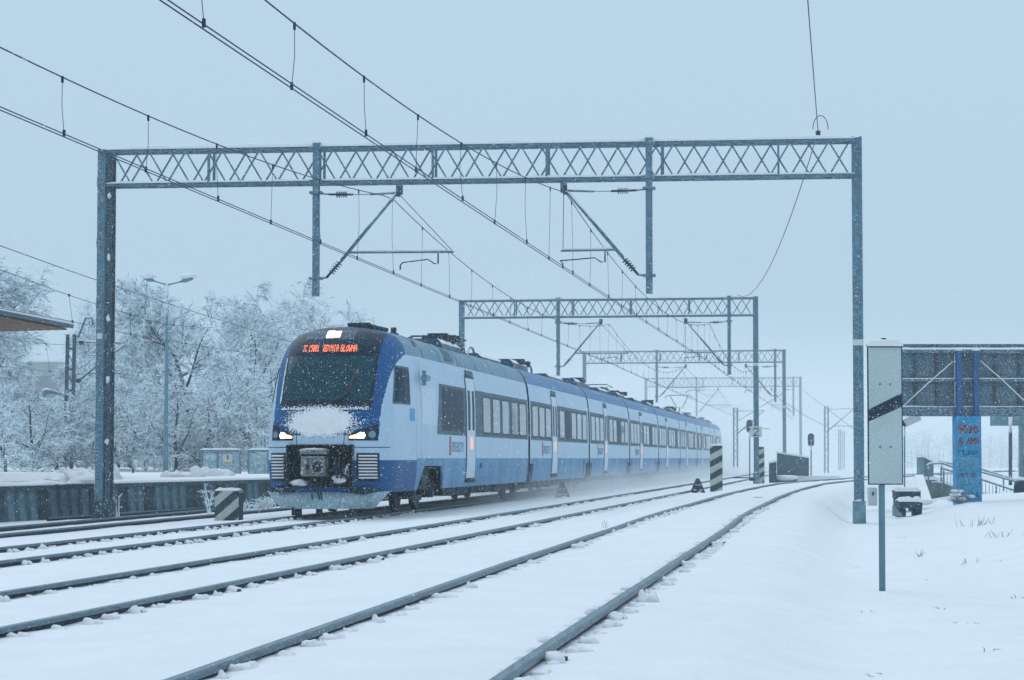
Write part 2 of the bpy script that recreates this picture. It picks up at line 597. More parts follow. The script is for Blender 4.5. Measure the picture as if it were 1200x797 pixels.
rng = random.Random(5)
CLIPS = []
for k in range(10):
    mb = MB()
    for q in range(rng.randint(3, 5)):
        mb.blob((rng.uniform(-0.035, 0.06), rng.uniform(-0.08, 0.08), rng.uniform(-0.03, -0.005)),
                (rng.uniform(0.06, 0.13), rng.uniform(0.06, 0.13), rng.uniform(0.06, 0.10)), rng, 0, 0.45, 10, 7)
    if k % 3 == 1:
        mb.box((0.03, rng.uniform(-0.05, 0.05), -0.01), (0.05, 0.035, 0.03), 1)
    CLIPS.append(mb.mesh('rail_fastening', [M['snow_fine'], M['clip']]))


def track(label, fx, fz, y0, y1, clip_span=None, seed=1, extra=None, amount=0.92, zoff=-0.062):
    root = empty('railway_track', (fx(y0), y0, fz(y0)))
    tag(root, label, 'railway track', 'railway tracks side by side in the snow')
    for s in (-1, 1):
        rail(root, fx, fz, y0, y1, s * 0.753)
    if clip_span:
        rg = random.Random(seed)
        rest = MB()
        y = clip_span[0]
        while y < clip_span[2]:
            d = Vector((fx(y + .5) - fx(y - .5), 1, 0)).normalized()
            nrm = Vector((d.y, -d.x, 0))
            ang = math.atan2(-d.x, d.y)
            for s in (-1, 1):
                for side in (1, -1):
                    c = Vector((fx(y), y, fz(y) + zoff)) + nrm * (s * 0.753 + side * (0.115 + rg.uniform(-.02, .03))) + d * rg.uniform(-.06, .06)
                    c.z += rg.uniform(-0.012, 0.012)
                    if rg.random() > amount:
                        continue
                    if side == 1 and y < clip_span[1]:
                        k = rg.uniform(0.7, 1.15)
                        obj('rail_fastening', rg.choice(CLIPS), root, c, (0, 0, ang + rg.uniform(-.3, .3)), (k, k * rg.uniform(.8, 1.3), k))
                    else:
                        rest.blob(c - Vector((0, 0, .02)), (0.12, 0.15, 0.06), rg, 0, 0.5, 7, 5)
            y += 0.6
        if rest.v:
            tag(rest.build('fastening_snow', M['snow_fine'], root), kind='stuff')
    return root


tr0 = track('furthest track, running between the concrete platform wall and the striped block', t0c, lambda Y: Z0, 25, 130)
rail(tr0, lambda Y: t0c(Y) - 2.35 + 0.05 * (Y - 60), lambda Y: Z0 - 0.02, 56.5, 100, 0, 'siding_rail')
track('track that the blue and white train is standing on', t1c, lambda Y: Z1, 14, 330, (20, 56, 58), 2)
track('middle track between the train track and the nearest curved track', t2c, lambda Y: Z2, 6, 330, (10, 76, 90), 3)
track('nearest track, curving away beyond the gantry mast', t3c, z3c, 3, 170, (6, 46, 60), 4, zoff=-0.048)

# ------------------------------------------------------------------ platform, wall and things on it
PZ = 0.58
mb = MB()
rws = []
for i in range(60):
    Y = 30 + i * 2.2
    row = []
    for j in range(24):
        X = wallx(Y) - 0.05 - (j / 23) ** 2 * 60
        h = PZ + 0.05 + 0.03 * noise.noise(Vector((X * .5, Y * .3, 2)))
        row.append((X, Y, h if j > 0 else PZ + 0.02))
    rws.append(row)
mb.grid(rws, 0, True)
rim = [(wallx(Y), Y) for Y in (30, 160)]
tag(mb.build('platform', M['snow']), 'snow covered platform behind the concrete wall', kind='structure')

wd = Vector((0.24, 1, 0)).normalized()
wn_ = Vector((wd.y, -wd.x, 0))
wall = empty('platform_wall', (wallx(50), 50, -0.3), -math.atan(0.24))
tag(wall, 'long grey concrete slab wall along the platform edge, snow on top', 'wall')
pw = 0.62
mb = MB()
mb.box((0, 0, 0.5 * (PZ - 0.1 + 0.35)), (0.10, pw - 0.035, PZ - 0.1 + 0.35))
panel_me = mb.mesh('wall_panel', M['concrete'])
mb = MB()
mb.box((0, 0, 0.5 * (PZ - 0.1 + 0.35)), (0.10, pw - 0.035, PZ - 0.1 + 0.35))
panel_me2 = mb.mesh('wall_panel', M['concrete_dark'])
rg = random.Random(9)
i = 0
s0w = -14.0
while s0w + i * pw < 60:
    p = Vector((wallx(50), 50, -0.35)) + wd * (s0w + i * pw) + wn_ * rg.uniform(-0.02, 0.02)
    obj('wall_panel', panel_me if rg.random() < 0.72 else panel_me2, wall, p, (rg.uniform(-.004, .004), rg.uniform(-.02, .02), -math.atan(0.24)))
    i += 1
mb = MB()
a = Vector((wallx(50), 50, 0)) + wd * -14.5
b = Vector((wallx(50), 50, 0)) + wd * 61
mb.bar(a + Vector((0, 0, PZ - 0.07)) + wn_ * 0.02, b + Vector((0, 0, PZ - 0.07)) + wn_ * 0.02, 0.30, 0.10)
mb.build('coping', M['concrete_dark'], wall)
mb = MB()
mb.bar(a + Vector((0, 0, 0.05)) - wn_ * 0.09, b + Vector((0, 0, 0.05)) - wn_ * 0.09, 0.04, 0.9)
mb.build('backing', M['concrete_dark'], wall)
mb = MB()
rws = []
for i in range(150):
    t = i / 149
    c = a.lerp(b, t)
    h = 0.05 + 0.04 * noise.noise(Vector((t * 40, 1, 1)))
    rws.append([c + wn_ * (0.165 + .015 * noise.noise(Vector((t * 90, 5, 2)))) + Vector((0, 0, PZ - 0.016)), c + wn_ * 0.15 + Vector((0, 0, PZ + h * .7)), c + wn_ * 0.0 + Vector((0, 0, PZ + h)),
                c - wn_ * 0.3 + Vector((0, 0, PZ + h + .02)), c - wn_ * 0.5 + Vector((0, 0, PZ))])
mb.grid(rws, 0, True)
mb.build('snow_cap', M['snow_fine'], wall)

# shovelled snow heaps along the platform edge
heaps = [((20, 552), 60, 4.2, .40, 'long low heap of shovelled snow on the platform beyond the left edge'),
         ((98, 552), 66, 1.9, .50, 'heap of shovelled snow on the platform beside the lattice mast'),
         ((216, 553), 76, 1.3, .30, 'heap of shovelled snow on the platform at the foot of the lamp post'),
         ((254, 553), 78, 1.5, .36, 'heap of shovelled snow on the platform before the glazed shelter')]
for (uv, Y, w, h, lab) in heaps:
    p = at(uv[0], uv[1], Y)
    mb = MB()
    rg = random.Random(int(uv[0]))
    mb.blob((p.x, p.y, PZ), (w, w * 0.7, h * 1.3), rg, 0, 0.5, 26, 12, dome=True)
    for q in range(11):
        mb.blob((p.x + rg.uniform(-.45, .45) * w, p.y + rg.uniform(-.25, .1) * w, PZ + .02), (w * rg.uniform(.2, .4), w * .3, h * rg.uniform(.7, 1.7)), rg, 0, 0.7, 12, 7, dome=True)
    tag(mb.build('snow_heap', M['snow_fine']), lab, 'snow heap', 'shovelled snow heaps on the platform')

# ------------------------------------------------------------------ catenary gantries
def snow_strip(a, b, w, h, seed):
    mb = MB()
    n = max(8, int((b - a).length / 0.35))
    d = (b - a).normalized()
    x = Vector((-d.y, d.x, 0))
    rws = []
    for i in range(n + 1):
        c = a.lerp(b, i / n)
        k = h * (1 + 0.5 * noise.noise(Vector((i * .7, seed, 0)))) * (0.3 if i in (0, n) else 1)
        ww = w * (1 + 0.2 * noise.noise(Vector((i * .6, seed, 5))))
        rws.append([c - x * ww / 2, c - x * ww * .38 + Vector((0, 0, k * .8)), c + Vector((0, 0, k)), c + x * ww * .38 + Vector((0, 0, k * .8)), c + x * ww / 2])
    mb.grid(rws, 0, True)
    return mb


def gantry(label, L, Rt, ztop, posts, lattice_left=True, detail=1, white_z=None, hd=0.83):
    """L, Rt: foot of the masts; posts: list of (distance from L along the beam, arm direction)"""
    L, Rt = Vector(L), Vector(Rt)
    root = empty('catenary_gantry', L)
    tag(root, label, 'gantry', 'overhead line gantries across the tracks')
    d = Vector((Rt.x - L.x, Rt.y - L.y, 0))
    span = d.length
    d.normalize()
    n = Vector((-d.y, d.x, 0))
    A = lambda t, z, q=0.0: Vector((L.x, L.y, 0)) + d * t + n * q + Vector((0, 0, z))
    # masts
    mb = MB()
    if lattice_left:
        for q in (-0.16, 0.16):
            mb.bar(A(-0.10, L.z - .6, q), A(-0.10, ztop + .06, q), 0.10, 0.19, 0, up=d)
            mb.bar(A(0.11, L.z - .6, q), A(0.11, ztop + .06, q), 0.05, 0.10, 1, up=d)  # right channel darker: its shade put into the steel colour
        z, k = L.z, 0
        while z < ztop - 0.7:
            s = 1 if k % 2 else -1
            mb.bar(A(0.11, z, -s * .16), A(0.11, z + 0.75, s * .16), 0.03, 0.07, 1, up=d)
            mb.bar(A(-0.19, z, -s * .16), A(-0.19, z + 0.75, s * .16), 0.03, 0.07, 0, up=d)
            z += 0.75
            k += 1
    else:
        mb.bar(A(0, L.z - .6), A(0, ztop + .06), 0.24, 0.24, 0, up=d)
    ml = mb.build('mast', [M['steel'], M['dark_steel']], root)
    if lattice_left:
        z, k = L.z + .4, 0
        while z < ztop - .3:
            sb = MB()
            sb.blob(A(0.10, z, (-.20, -.06)[k % 2]), (.10, .10, .16), random.Random(k), 0, .6)
            sb.build('lattice_snow', M['snow_fine'], root)
            z += .75
            k += 1
    mb = MB()
    for s in (-1, 1):
        mb.bar(A(span + s * 0.09, Rt.z - .6), A(span + s * 0.09, ztop + .10), 0.24, 0.06, 0, up=d)
    mb.bar(A(span, Rt.z - .6), A(span, ztop + .08), 0.20, 0.16, 0, up=d)
    mr = mb.build('mast', [M['steel'], M['dark_steel']], root)
    # footings
    mb = MB()
    rg = random.Random(1)
    mb.box(A(span, Rt.z + .02), (0.30, 0.34, 1.0), 0, Matrix.Rotation(math.atan2(d.y, d.x), 3, 'Z'))
    mb.build('footing', M['concrete'], root)
    mb = MB()
    mb.blob(A(span, Rt.z + .53), (0.30, 0.34, 0.10), rg, 0, .5)
    mb.build('footing_snow', M['snow_fine'], root)
    mb = MB()
    mb.box(A(-.02, L.z + .08), (0.44, 0.5, 0.75), 0, Matrix.Rotation(math.atan2(d.y, d.x), 3, 'Z'))
    mb.build('footing', M['concrete_dark'], root)
    if white_z:
        for t, z in ((0, white_z[0]), (span, white_z[1])):
            if z is None:
                continue
            mb = MB()
            mb.box(A(t - (.10 if t == 0 else 0), z), (0.25 if t else .13, 0.48 if t == 0 else .28, 0.14), 0, Matrix.Rotation(math.atan2(d.y, d.x), 3, 'Z'))
            mb.build('white_ring', M['white_band'], root)
    # truss beam
    zb = ztop - hd
    for z in (ztop, zb):
        for q in (-0.26, 0.26):
            mb = MB()
            mb.bar(A(0.05, z, q), A(span - 0.05, z, q), 0.07, 0.065)
            mb.build('chord', M['steel'], root)
    nseg = int(round(span / 0.47))
    step = (span - 0.4) / nseg
    mb = MB()
    a0, a1 = Vector((0, 0, 0)), d * step + Vector((0, 0, hd - .06))
    mb.bar(a0, a1, 0.038, 0.038)
    up_me = mb.mesh('diagonal', M['steel'])
    mb = MB()
    mb.bar(Vector((0, 0, hd - .06)), d * step, 0.038, 0.038)
    dn_me = mb.mesh('diagonal', M['steel'])
    mb = MB()
    mb.bar(Vector((0, 0, 0)), d * step + n * 0.52, 0.04, 0.035)
    la_me = mb.mesh('lacing', M['steel'])
    mb = MB()
    mb.bar(Vector((0, 0, 0)), d * step - n * 0.52, 0.04, 0.035)
    lb_me = mb.mesh('lacing', M['steel'])
    for i in range(nseg):
        t = 0.2 + i * step
        obj('diagonal', up_me if i % 2 else dn_me, root, A(t, zb + .03, -0.26))
        obj('diagonal', dn_me if i % 2 else up_me, root, A(t, zb + .03, 0.26))
        if detail:
            obj('lacing', la_me if i % 2 else lb_me, root, A(t, zb - .02, -0.26 if i % 2 else 0.26))
            obj('lacing', la_me if i % 2 else lb_me, root, A(t, ztop - .01, -0.26 if i % 2 else 0.26))
    mb = MB()
    mb.bar(Vector((0, 0, 0)), Vector((0, 0, hd)), 0.10, 0.05, 0, up=d)
    v_me = mb.mesh('beam_upright', M['steel'])
    k = 2.6
    while k < span - 1:
        for q in (-0.27, 0.27):
            obj('beam_upright', v_me, root, A(k, zb, q))
        k += 2.75
    for z in (ztop, zb):
        for q in (-0.26, 0.26):
            snow_strip(A(0.05, z + .03, q), A(span - .05, z + .03, q), 0.13, 0.085 if z == ztop else 0.05, z + q).build('beam_snow', M['snow_fine'], root)
    # drop posts with their arms
    for t, s in posts:
        q = -0.36
        mb = MB()
        mb.bar(A(t, 5.12, q), A(t, ztop + .10, q), 0.155, 0.155, 0, up=d)
        for z in (7.62, 5.55, ztop - .02, zb):
            mb.bar(A(t - .15, z, q), A(t + .15, z, q), 0.24, 0.06)
        post = mb.build('drop_post', M['steel'], root)
        snow_strip(A(t - .10, ztop + .10, q), A(t + .10, ztop + .10, q), 0.2, 0.08, t).build('post_snow', M['snow_fine'], post)
        P = lambda x, z: A(t + s * x, z, q)
        reach = 3.35 if s > 0 else 2.1
        mb = MB()
        mb.tube([P(.1, 7.60), P(.35, 7.58), P(.85, 7.57), P(1.3, 7.57), P(1.32, 7.57), P(2.02, 7.60)], [.02, .02, .012, .012, .03, .03], 8)
        mb.build('stay_rod', M['steel'], post)
        mb = MB()
        mb.tube([P(.3, 7.58), P(.9, 7.57)], .028, 8)
        for i in range(5):
            mb.tube([P(.50 + i * .055, 7.575), P(.52 + i * .055, 7.575)], .08, 10)
        mb.build('insulator', M['insulator'], post)
        mb = MB()
        mb.tube([P(.62, 5.98), P(2.0, 7.63)], .042, 8)
        mb.tube([P(.1, 5.55), P(.28, 5.58)], .03, 6)
        mb.build('bracket_tube', M['steel'], post)
        mb = MB()
        mb.tube([P(.26, 5.57), P(.64, 6.0)], .032, 8)
        for i in range(5):
            f = .3 + i * .12
            a_, b_ = P(.26, 5.57).lerp(P(.64, 6.0), f), P(.26, 5.57).lerp(P(.64, 6.0), f + .045)
            mb.tube([a_, b_], .085, 10)
        mb.build('insulator', M['insulator'], post)
        mb = MB()
        mb.box(P(2.03, 7.66), (.16, .12, .22))
        mb.tube([P(2.0, 7.5), P(2.06, 7.75)], .05, 6)
        mb.build('wire_clamp', M['dark_steel'], post)
        mb = MB()
        mb.tube([P(.76, 6.17), P(reach, 6.16)], .028, 8)
        mb.build('registration_tube', M['steel'], post)
        snow_strip(P(.8, 6.195), P(reach - .03, 6.185), .05, .035, t + 3).build('tube_snow', M['snow_fine'], post)
        mb = MB()
        e = reach - .38 if s > 0 else 1.05
        mb.tube([P(e, 6.16), P(e, 5.88), P(e - s * .08, 5.88), P(e + (-.25 if s > 0 else .25), 5.99), P(2.12, 5.92), P(2.06, 5.86), P(2.05, 5.74)], .02, 6)
        mb.build('steady_arm', M['dark_steel'], post)
        mb = MB()
        mb.tube([P(2.03, 7.55), P(reach - .05, 6.2)], .008, 4)
        mb.build('stay_wire', M['wire'], post)
    return root


def mast_foot(u, Y, dz=0.0):
    x = (u - CX) / F * Y
    return (x, Y, ground(x, Y) + dz)


L1, R1 = mast_foot(124, 57.3), mast_foot(1006, 55.2)
sp1 = math.hypot(R1[0] - L1[0], R1[1] - L1[1])
g1 = gantry('nearest and widest overhead line gantry, lattice mast by the platform wall', L1, R1, 8.72,
            [(sp1 * (375 - 124) / 882 + .1, 1), (sp1 * (763 - 124) / 882 + .12, -1)], True, 1, (4.2, 3.95))
def far_gantry(label, uL, uR, Y, ztop, p1, p2, white, detail=1):
    L, Rg = mast_foot(uL, Y + 1.2), mast_foot(uR, Y - 1.0)
    s = math.hypot(Rg[0] - L[0], Rg[1] - L[1])
    return gantry(label, L, Rg, ztop, [(s * (p1 - uL) / (uR - uL), 1), (s * (p2 - uL) / (uR - uL), -1)], False, detail, white, 0.80)
g2 = far_gantry('second overhead line gantry, the one whose mast carries a number plate', 541, 886, 110.5, 8.7, 657, 856, (None, 5.6), 1)
g3 = far_gantry('third overhead line gantry, half faded behind the number plate mast', 685, 919, 164, 8.7, 771, 909, (None, 4.8), 0)
g4 = far_gantry('furthest and faintest overhead line gantry in the snow haze', 757, 938, 219, 8.7, 817, 930, (None, None), 0)

# number plate on the second gantry
p = at(886, 506, 109.2)
mb = MB()
mb.box(p, (0.52, 0.03, 0.5))
pl = mb.build('number_plate', M['plate'], g2)
mb = MB()
ds, wtot = dots('2')
for c, r in ds:
    mb.box((p.x - .12 + c * .055, p.y - .025, p.z - .17 + r * .055), (.055, .012, .055))
mb.build('digit', M['hazard_black'], pl)

# ------------------------------------------------------------------ overhead lines
def overhead(label, fx, supports, offs, zc=5.72, zm=7.55, sag=1.08, rc=0.009, rm=0.011, nd=4.1, double=True, group='overhead contact lines', y_min=2.0):
    root = empty('overhead_line', (fx(supports[0]), supports[0], 0))
    tag(root, label, 'overhead line', group)
    def contact(y):
        for i in range(len(supports) - 1):
            if y <= supports[i + 1] or i == len(supports) - 2:
                t = (y - supports[i]) / (supports[i + 1] - supports[i])
                return fx(y) + lerp(offs[i % 2], offs[(i + 1) % 2], t), t
    mess, con = [], []
    y = supports[0]
    while y <= supports[-1] + 1e-6:
        x, t = contact(y)
        mess.append((x, y, zm - sag * 4 * t * (1 - t)))
        con.append((x, y, zc - 0.03 * 4 * t * (1 - t)))
        y += (supports[-1] - supports[0]) / 200
    mb = MB()
    mb.tube(mess, rm, 5)
    mb.build('messenger_wire', M['wire'], root)
    for k in ((-0.025, 0.025) if double else (0,)):
        mb = MB()
        mb.tube([(q[0] + k, q[1], q[2] + k * .4) for q in con], rc, 5)
        mb.build('contact_wire', M['wire'], root)
    y = supports[0] + 2.5
    k = 0
    rg = random.Random(3)
    while y < supports[-1] - 2:
        if y > y_min:
            x, t = contact(y)
            m = Vector((x, y, zm - sag * 4 * t * (1 - t)))
            c = Vector((x, y, zc - 0.03 * 4 * t * (1 - t)))
            side = 0.03 if k % 2 else -0.03
            mb = MB()
            mb.tube([m, m.lerp(c, .5) + Vector((rg.uniform(-.02, .02), 0, 0)), c + Vector((side, 0, .01))], 0.0045, 4)
            mb.box(m - Vector((0, 0, .03)), (.03, .05, .09))
            mb.box(c + Vector((side, 0, .02)), (.035, .05, .09))
            mb.build('dropper', M['wire'], root)
        y += nd
        k += 1
    return root


SUP = [1.0, 56.6, 110.6, 164.2, 219.2, 274]
overhead('contact line with droppers hanging above the train', t1c, SUP, (0.25, 0.1), y_min=20)
overhead('contact line with droppers hanging above the middle track', t2c, [1.0, 55.7, 109.8, 163.5, 218.6, 274], (-0.15, -0.3), y_min=12)

# earth wire over the right hand mast heads
mb = MB()
pts = []
for i in range(30):
    t = i / 29
    Y = lerp(2, 55.2, t)
    pts.append((7.24 - 0.141 * (55.2 - Y), Y, 8.95 + 0.25 - 0.25 * t - 0.9 * 4 * t * (1 - t) * .15))
mb.tube(pts, .011, 5)
pts = []
for i in range(40):
    t = i / 39
    Y = lerp(55.2, 109.4, t)
    pts.append((lerp(7.24, 10.55, t), Y, lerp(8.95, 8.85, t) - 4 * t * (1 - t) * 1.25))
mb.tube(pts, .012, 5)
wire = mb.build('earth_wire', M['wire'])
tag(wire, 'loose single wire sagging from the top of the nearest gantry to the second', 'wire')
mb = MB()
lp = []
for i in range(15):
    t = math.pi * i / 14
    lp.append((7.24 + .18 * math.cos(t) + .06, 55.2, 9.0 + .33 * math.sin(t)))
mb.tube(lp, .01, 5)
mb.build('wire_loop', M['wire'], wire)
mb = MB()
mb.cyl((7.24, 55.2, 8.75), (7.24, 55.2, 8.97), .06, 8)
mb.build('insulator', M['insulator'], wire)

# lines of the tracks beyond the platform
def pixel_wire(name, pts, r, parent=None):
    mb = MB()
    fine = []
    P = sorted((at(u, v, Y) for u, v, Y in pts), key=lambda p: p.y)
    fx = curve([(p.y, p.x) for p in P])
    fz = curve([(p.y, p.z) for p in P])
    for i in range(41):
        Y = lerp(P[0].y, P[-1].y, i / 40)
        fine.append((fx(Y), Y, fz(Y)))
    mb.tube(fine, r, 5)
    return mb.build(name, M['wire'], parent), fx, fz

o, _, _ = pixel_wire('feeder_wire', [(-330, 160, 40), (-60, 266, 56), (0, 288, 60), (130, 334, 72), (332, 398, 105), (420, 424, 130)], .012)
tag(o, 'upper single wire running from the left edge past the lamp post to the train', 'wire')
def side_line(label, mpts, cpts, drops):
    root = empty('overhead_line', (at(*mpts[0]).x, mpts[0][2], 0))
    tag(root, label, 'overhead line', 'overhead contact lines beyond the platform')
    _, mx, mz = pixel_wire('messenger_wire', mpts, .010, root)
    _, cx_, cz_ = pixel_wire('contact_wire', cpts, .010, root)
    for Y in drops:
        mb = MB()
        mb.tube([(mx(Y), Y, mz(Y)), (cx_(Y), Y, cz_(Y))], .006, 4)
        mb.box((cx_(Y), Y, cz_(Y)), (.05, .05, .08))
        mb.box((mx(Y), Y, mz(Y)), (.05, .05, .08))
        mb.build('dropper', M['wire'], root)
side_line('upper messenger and contact line left of the lattice gantry mast', [(-280, 215, 44), (-60, 296, 57), (0, 316, 62), (81, 346, 69), (160, 371, 78), (194, 380, 85), (250, 384, 108)],
          [(-280, 300, 44), (-60, 349, 57), (0, 361, 62), (85, 377, 69), (160, 393, 78), (330, 420, 118)], [61, 69, 77, 88])
side_line('lower faint messenger and contact line below the canopy', [(-260, 338, 66), (-40, 386, 88), (0, 394, 94), (54, 403, 104), (117, 406, 116), (220, 430, 150)],
          [(-260, 392, 66), (-40, 423, 88), (0, 429, 94), (80, 437.6, 108), (200, 450, 135), (330, 466, 170)], [94, 104, 113])
print('setting done')

# ------------------------------------------------------------------ the train
TH = math.atan(0.137)
NOSE_Y = 49.6
train = empty('passenger_train', (t1c(NOSE_Y) - 0.07, NOSE_Y, 0), -TH)
tag(train, 'long blue and white passenger train with lit headlights on the snowy track', 'train')
# local axes: x = lateral (towards the photographer's right), y = back along the train, z = up from the rail head

SEC = [(1.34, 0.50), (1.385, 0.75), (1.41, 1.05), (1.412, 1.23), (1.412, 2.0), (1.405, 2.6), (1.38, 3.1), (1.34, 3.42), (1.305, 3.55), (1.22, 3.77), (1.05, 3.96),
       (0.78, 4.075), (0.40, 4.135), (0.0, 4.15)]
_q = [0.0]
for a_, b_ in zip(SEC, SEC[1:]):
    _q.append(_q[-1] + math.hypot(b_[0] - a_[0], b_[1] - a_[1]))
_qW = curve([(q, s[0]) for q, s in zip(_q, SEC)])
_qZ = curve([(q, s[1]) for q, s in zip(_q, SEC)])
QMAX = _q[-1]
halfw = linear([(s[1], s[0]) for s in SEC])


def coach_shell(s0, s1, front_roof=True, roof='t_roof', lower=True):
    """plain coach body from s0 to s1 (both ends closed)"""
    mb = MB()
    prof = [(x, z) for x, z in SEC if z >= 1.05]
    full = [(x, z) for x, z in prof] + [(-x, z) for x, z in prof[-2::-1]]
    n = len(full)
    ss = [s0] + [lerp(s0, s1, k / 8) for k in range(1, 8)] + [s1]
    rws = [[(x, s, z) for x, z in full] for s in ss]
    def mi(i, j):
        z = (full[j][1] + full[j + 1][1]) / 2
        return 0 if z < 1.23 else (2 if z > 3.55 else 1)
    mb.grid(rws, mi, True)
    for row in (rws[0], rws[-1]):
        mb.face(row[::-1] if row is rws[0] else row, 3)
    mb.face([rws[0][0], rws[0][-1], rws[-1][-1], rws[-1][0]][::-1], 3)
    return mb.mesh('coach_body', [M['t_skirt'], M['t_white'], M[roof], M['t_bellows']])


def clip_z(pl, lim, sgn):
    """part of a polygon of (s, z) with z below (sgn 1) or above (sgn -1) lim"""
    out = []
    for i in range(len(pl)):
        a_, b_ = pl[i], pl[(i + 1) % len(pl)]
        ia, ib = (a_[1] - lim) * sgn <= 1e-9, (b_[1] - lim) * sgn <= 1e-9
        if ia:
            out.append(a_)
        if ia != ib:
            t = (lim - a_[1]) / (b_[1] - a_[1])
            out.append((lerp(a_[0], b_[0], t), lim))
    return out


def side_panel(poly, off, thick, name, mat, parent, both=True):
    """poly of (s, z) laid on the coach side, following its slope; off = proud of the skin"""
    out = []
    zlo, zhi = min(p[1] for p in poly), max(p[1] for p in poly)
    cuts = [zlo] + [q[1] for q in SEC if zlo + .02 < q[1] < zhi - .02] + [zhi]
    strips = []
    for a_, b_ in zip(cuts, cuts[1:]):
        pl = clip_z(clip_z(poly, b_, 1), a_, -1)
        if len(pl) > 2:
            strips.append(pl)
    for sg in ((1, -1) if both else (1,)):
        mb = MB()
        for pl in strips:
            outer = [Vector((sg * (halfw(z) + off), s, z)) for s, z in pl]
            inner = [Vector((sg * (halfw(z) + off - thick), s, z)) for s, z in pl]
            if sg < 0:
                outer, inner = outer[::-1], inner[::-1]
            mb.face(outer[::-1])
            m = len(outer)
            for i in range(m):
                j = (i + 1) % m
                za, zb_ = outer[i].z, outer[j].z
                if abs(za - zb_) < 1e-6 and zlo + .01 < za < zhi - .01:
                    continue
                mb.face([outer[i], outer[j], inner[j], inner[i]])
        out.append(mb.build(name, mat, parent, local=True))
    return out


def rect(s0, s1, z0, z1, r=0.0):
    if r <= 0:
        return [(s0, z0), (s1, z0), (s1, (z0 + z1) / 2), (s1, z1), (s0, z1), (s0, (z0 + z1) / 2)]
    pts = []
    for cs, cz, a0 in ((s0 + r, z0 + r, 180), (s1 - r, z0 + r, 270), (s1 - r, z1 - r, 0), (s0 + r, z1 - r, 90)):
        for k in range(4):
            a = R(a0 + 30 * k)
            pts.append((cs + r * math.cos(a), cz + r * math.sin(a)))
    return pts


WHEEL = None
def bogie(parent, s, sub='bogie'):
    global WHEEL
    mb = MB()
    for sg in (-1, 1):
        mb.box((sg * 1.02, s, 0.60), (0.16, 3.0, 0.22), 0)
        mb.box((sg * 1.06, s, 0.80), (0.30, 0.9, 0.36), 0)
        for k in (-1.25, 1.25):
            mb.box((sg * 1.04, s + k, 0.46), (0.24, 0.42, 0.34), 0)
            mb.cyl((sg * 1.1, s + k, 0.45), (sg * 1.2, s + k, 0.45), .13, 10, 0)
            mb.tube([(sg * 1.06, s + k * .7, .62), (sg * 1.06, s + k * .7, .95)], .12, 8, 0)
        mb.box((sg * 1.0, s, 0.30), (0.06, 1.2, 0.12), 0)
    mb.box((0, s, .62), (1.8, .5, .3), 0)
    for k in (-1.25, 1.25):
        mb.cyl((-1.0, s + k, .44), (1.0, s + k, .44), .09, 10, 0)
    b = mb.build(sub, M['t_under'], parent, local=True)
    if WHEEL is None:
        w = MB()
        w.tube([(-.07, 0, 0), (-.065, 0, 0), (.045, 0, 0), (.05, 0, 0)], [.40, .43, .43, .40], 20)
        w.tube([(-.085, 0, 0), (-.065, 0, 0)], [.455, .455], 20)
        WHEEL = w.mesh('wheel', M['t_under'])
    for k in (-1.25, 1.25):
        for sg in (-1, 1):
            obj('wheel', WHEEL, parent, (sg * .753, s + k, .43), (0, 0, 0 if sg > 0 else math.pi), local=True)
    return b


PANE_CACHE = {}
WR = random.Random(8)
def windows(parent, spans, z0=1.93, z1=2.86, mat=None):
    for a_, b_ in spans:
        pick = mat or WR.choice(('t_window', 't_window', 't_window_pale', 't_window_pale', 't_window_dark'))
        side_panel(rect(a_ - .09, b_ + .09, z0 - .06, z1 + .06, .11), .009, .012, 'window_seal', M['t_frame'], parent)
        side_panel(rect(a_, b_, z0, z1, .07), .014, .012, 'window_pane', M[pick], parent)


def door(parent, s, lit=True):
    side_panel(rect(s - .82, s + .82, .68, 3.38, .10), .008, .015, 'door_frame', M['t_frame'], parent)
    for k in (-1, 1):
        side_panel(rect(s + (k - 1) / 2 * .70 + .005, s + (k + 1) / 2 * .70 - .005, .72, 3.30, .03), .016, .015, 'door_leaf', M['t_door'], parent)
        side_panel(rect(s + k * .35 - .17, s + k * .35 + .17, 1.95, 2.98, .06), .022, .008, 'door_window', M['t_window_dark'], parent)
    side_panel(rect(s - .60, s + .62, 3.36, 3.50, .05), .03, .04, 'door_canopy', M['t_band'], parent)
    side_panel(rect(s - .72, s + .72, .60, .68, .02), .05, .10, 'door_step', M['t_under'], parent)
    if lit:
        side_panel(rect(s - .22, s + .22, 1.46, 1.78, .03), .026, .008, 'door_lamp', M['door_lamp'], parent)


def lettering(parent, s, z, h):
    side_panel(rect(s, s + .24, z - .10, z + .36), .006, .004, 'red_mark', M['t_red'], parent)
    mb = MB()
    for text, zz, k in (('INTERCITY', z, h),):
        ds, w = dots(text)
        for c, r in ds:
            y_, z_ = s + .35 + c * k, zz + r * k
            mb.box((halfw(z_) + .004, y_, z_), (.004, k, k))
    tag(mb.build('lettering', M['t_mark'], parent, local=True), kind='stuff')


def roof_box(parent, s0, s1, w, z0, z1, name='roof_unit', mat='t_unit', chamfer=.12, x=0.0):
    mb = MB()
    prof = [(-w, z0), (w, z0), (w, z1 - chamfer), (w - chamfer, z1), (-w + chamfer, z1), (-w, z1 - chamfer)]
    mb.prism([(x + a, s0, b) for a, b in prof], (0, s1 - s0, 0))
    o = mb.build(name, M[mat], parent, local=True)
    return o


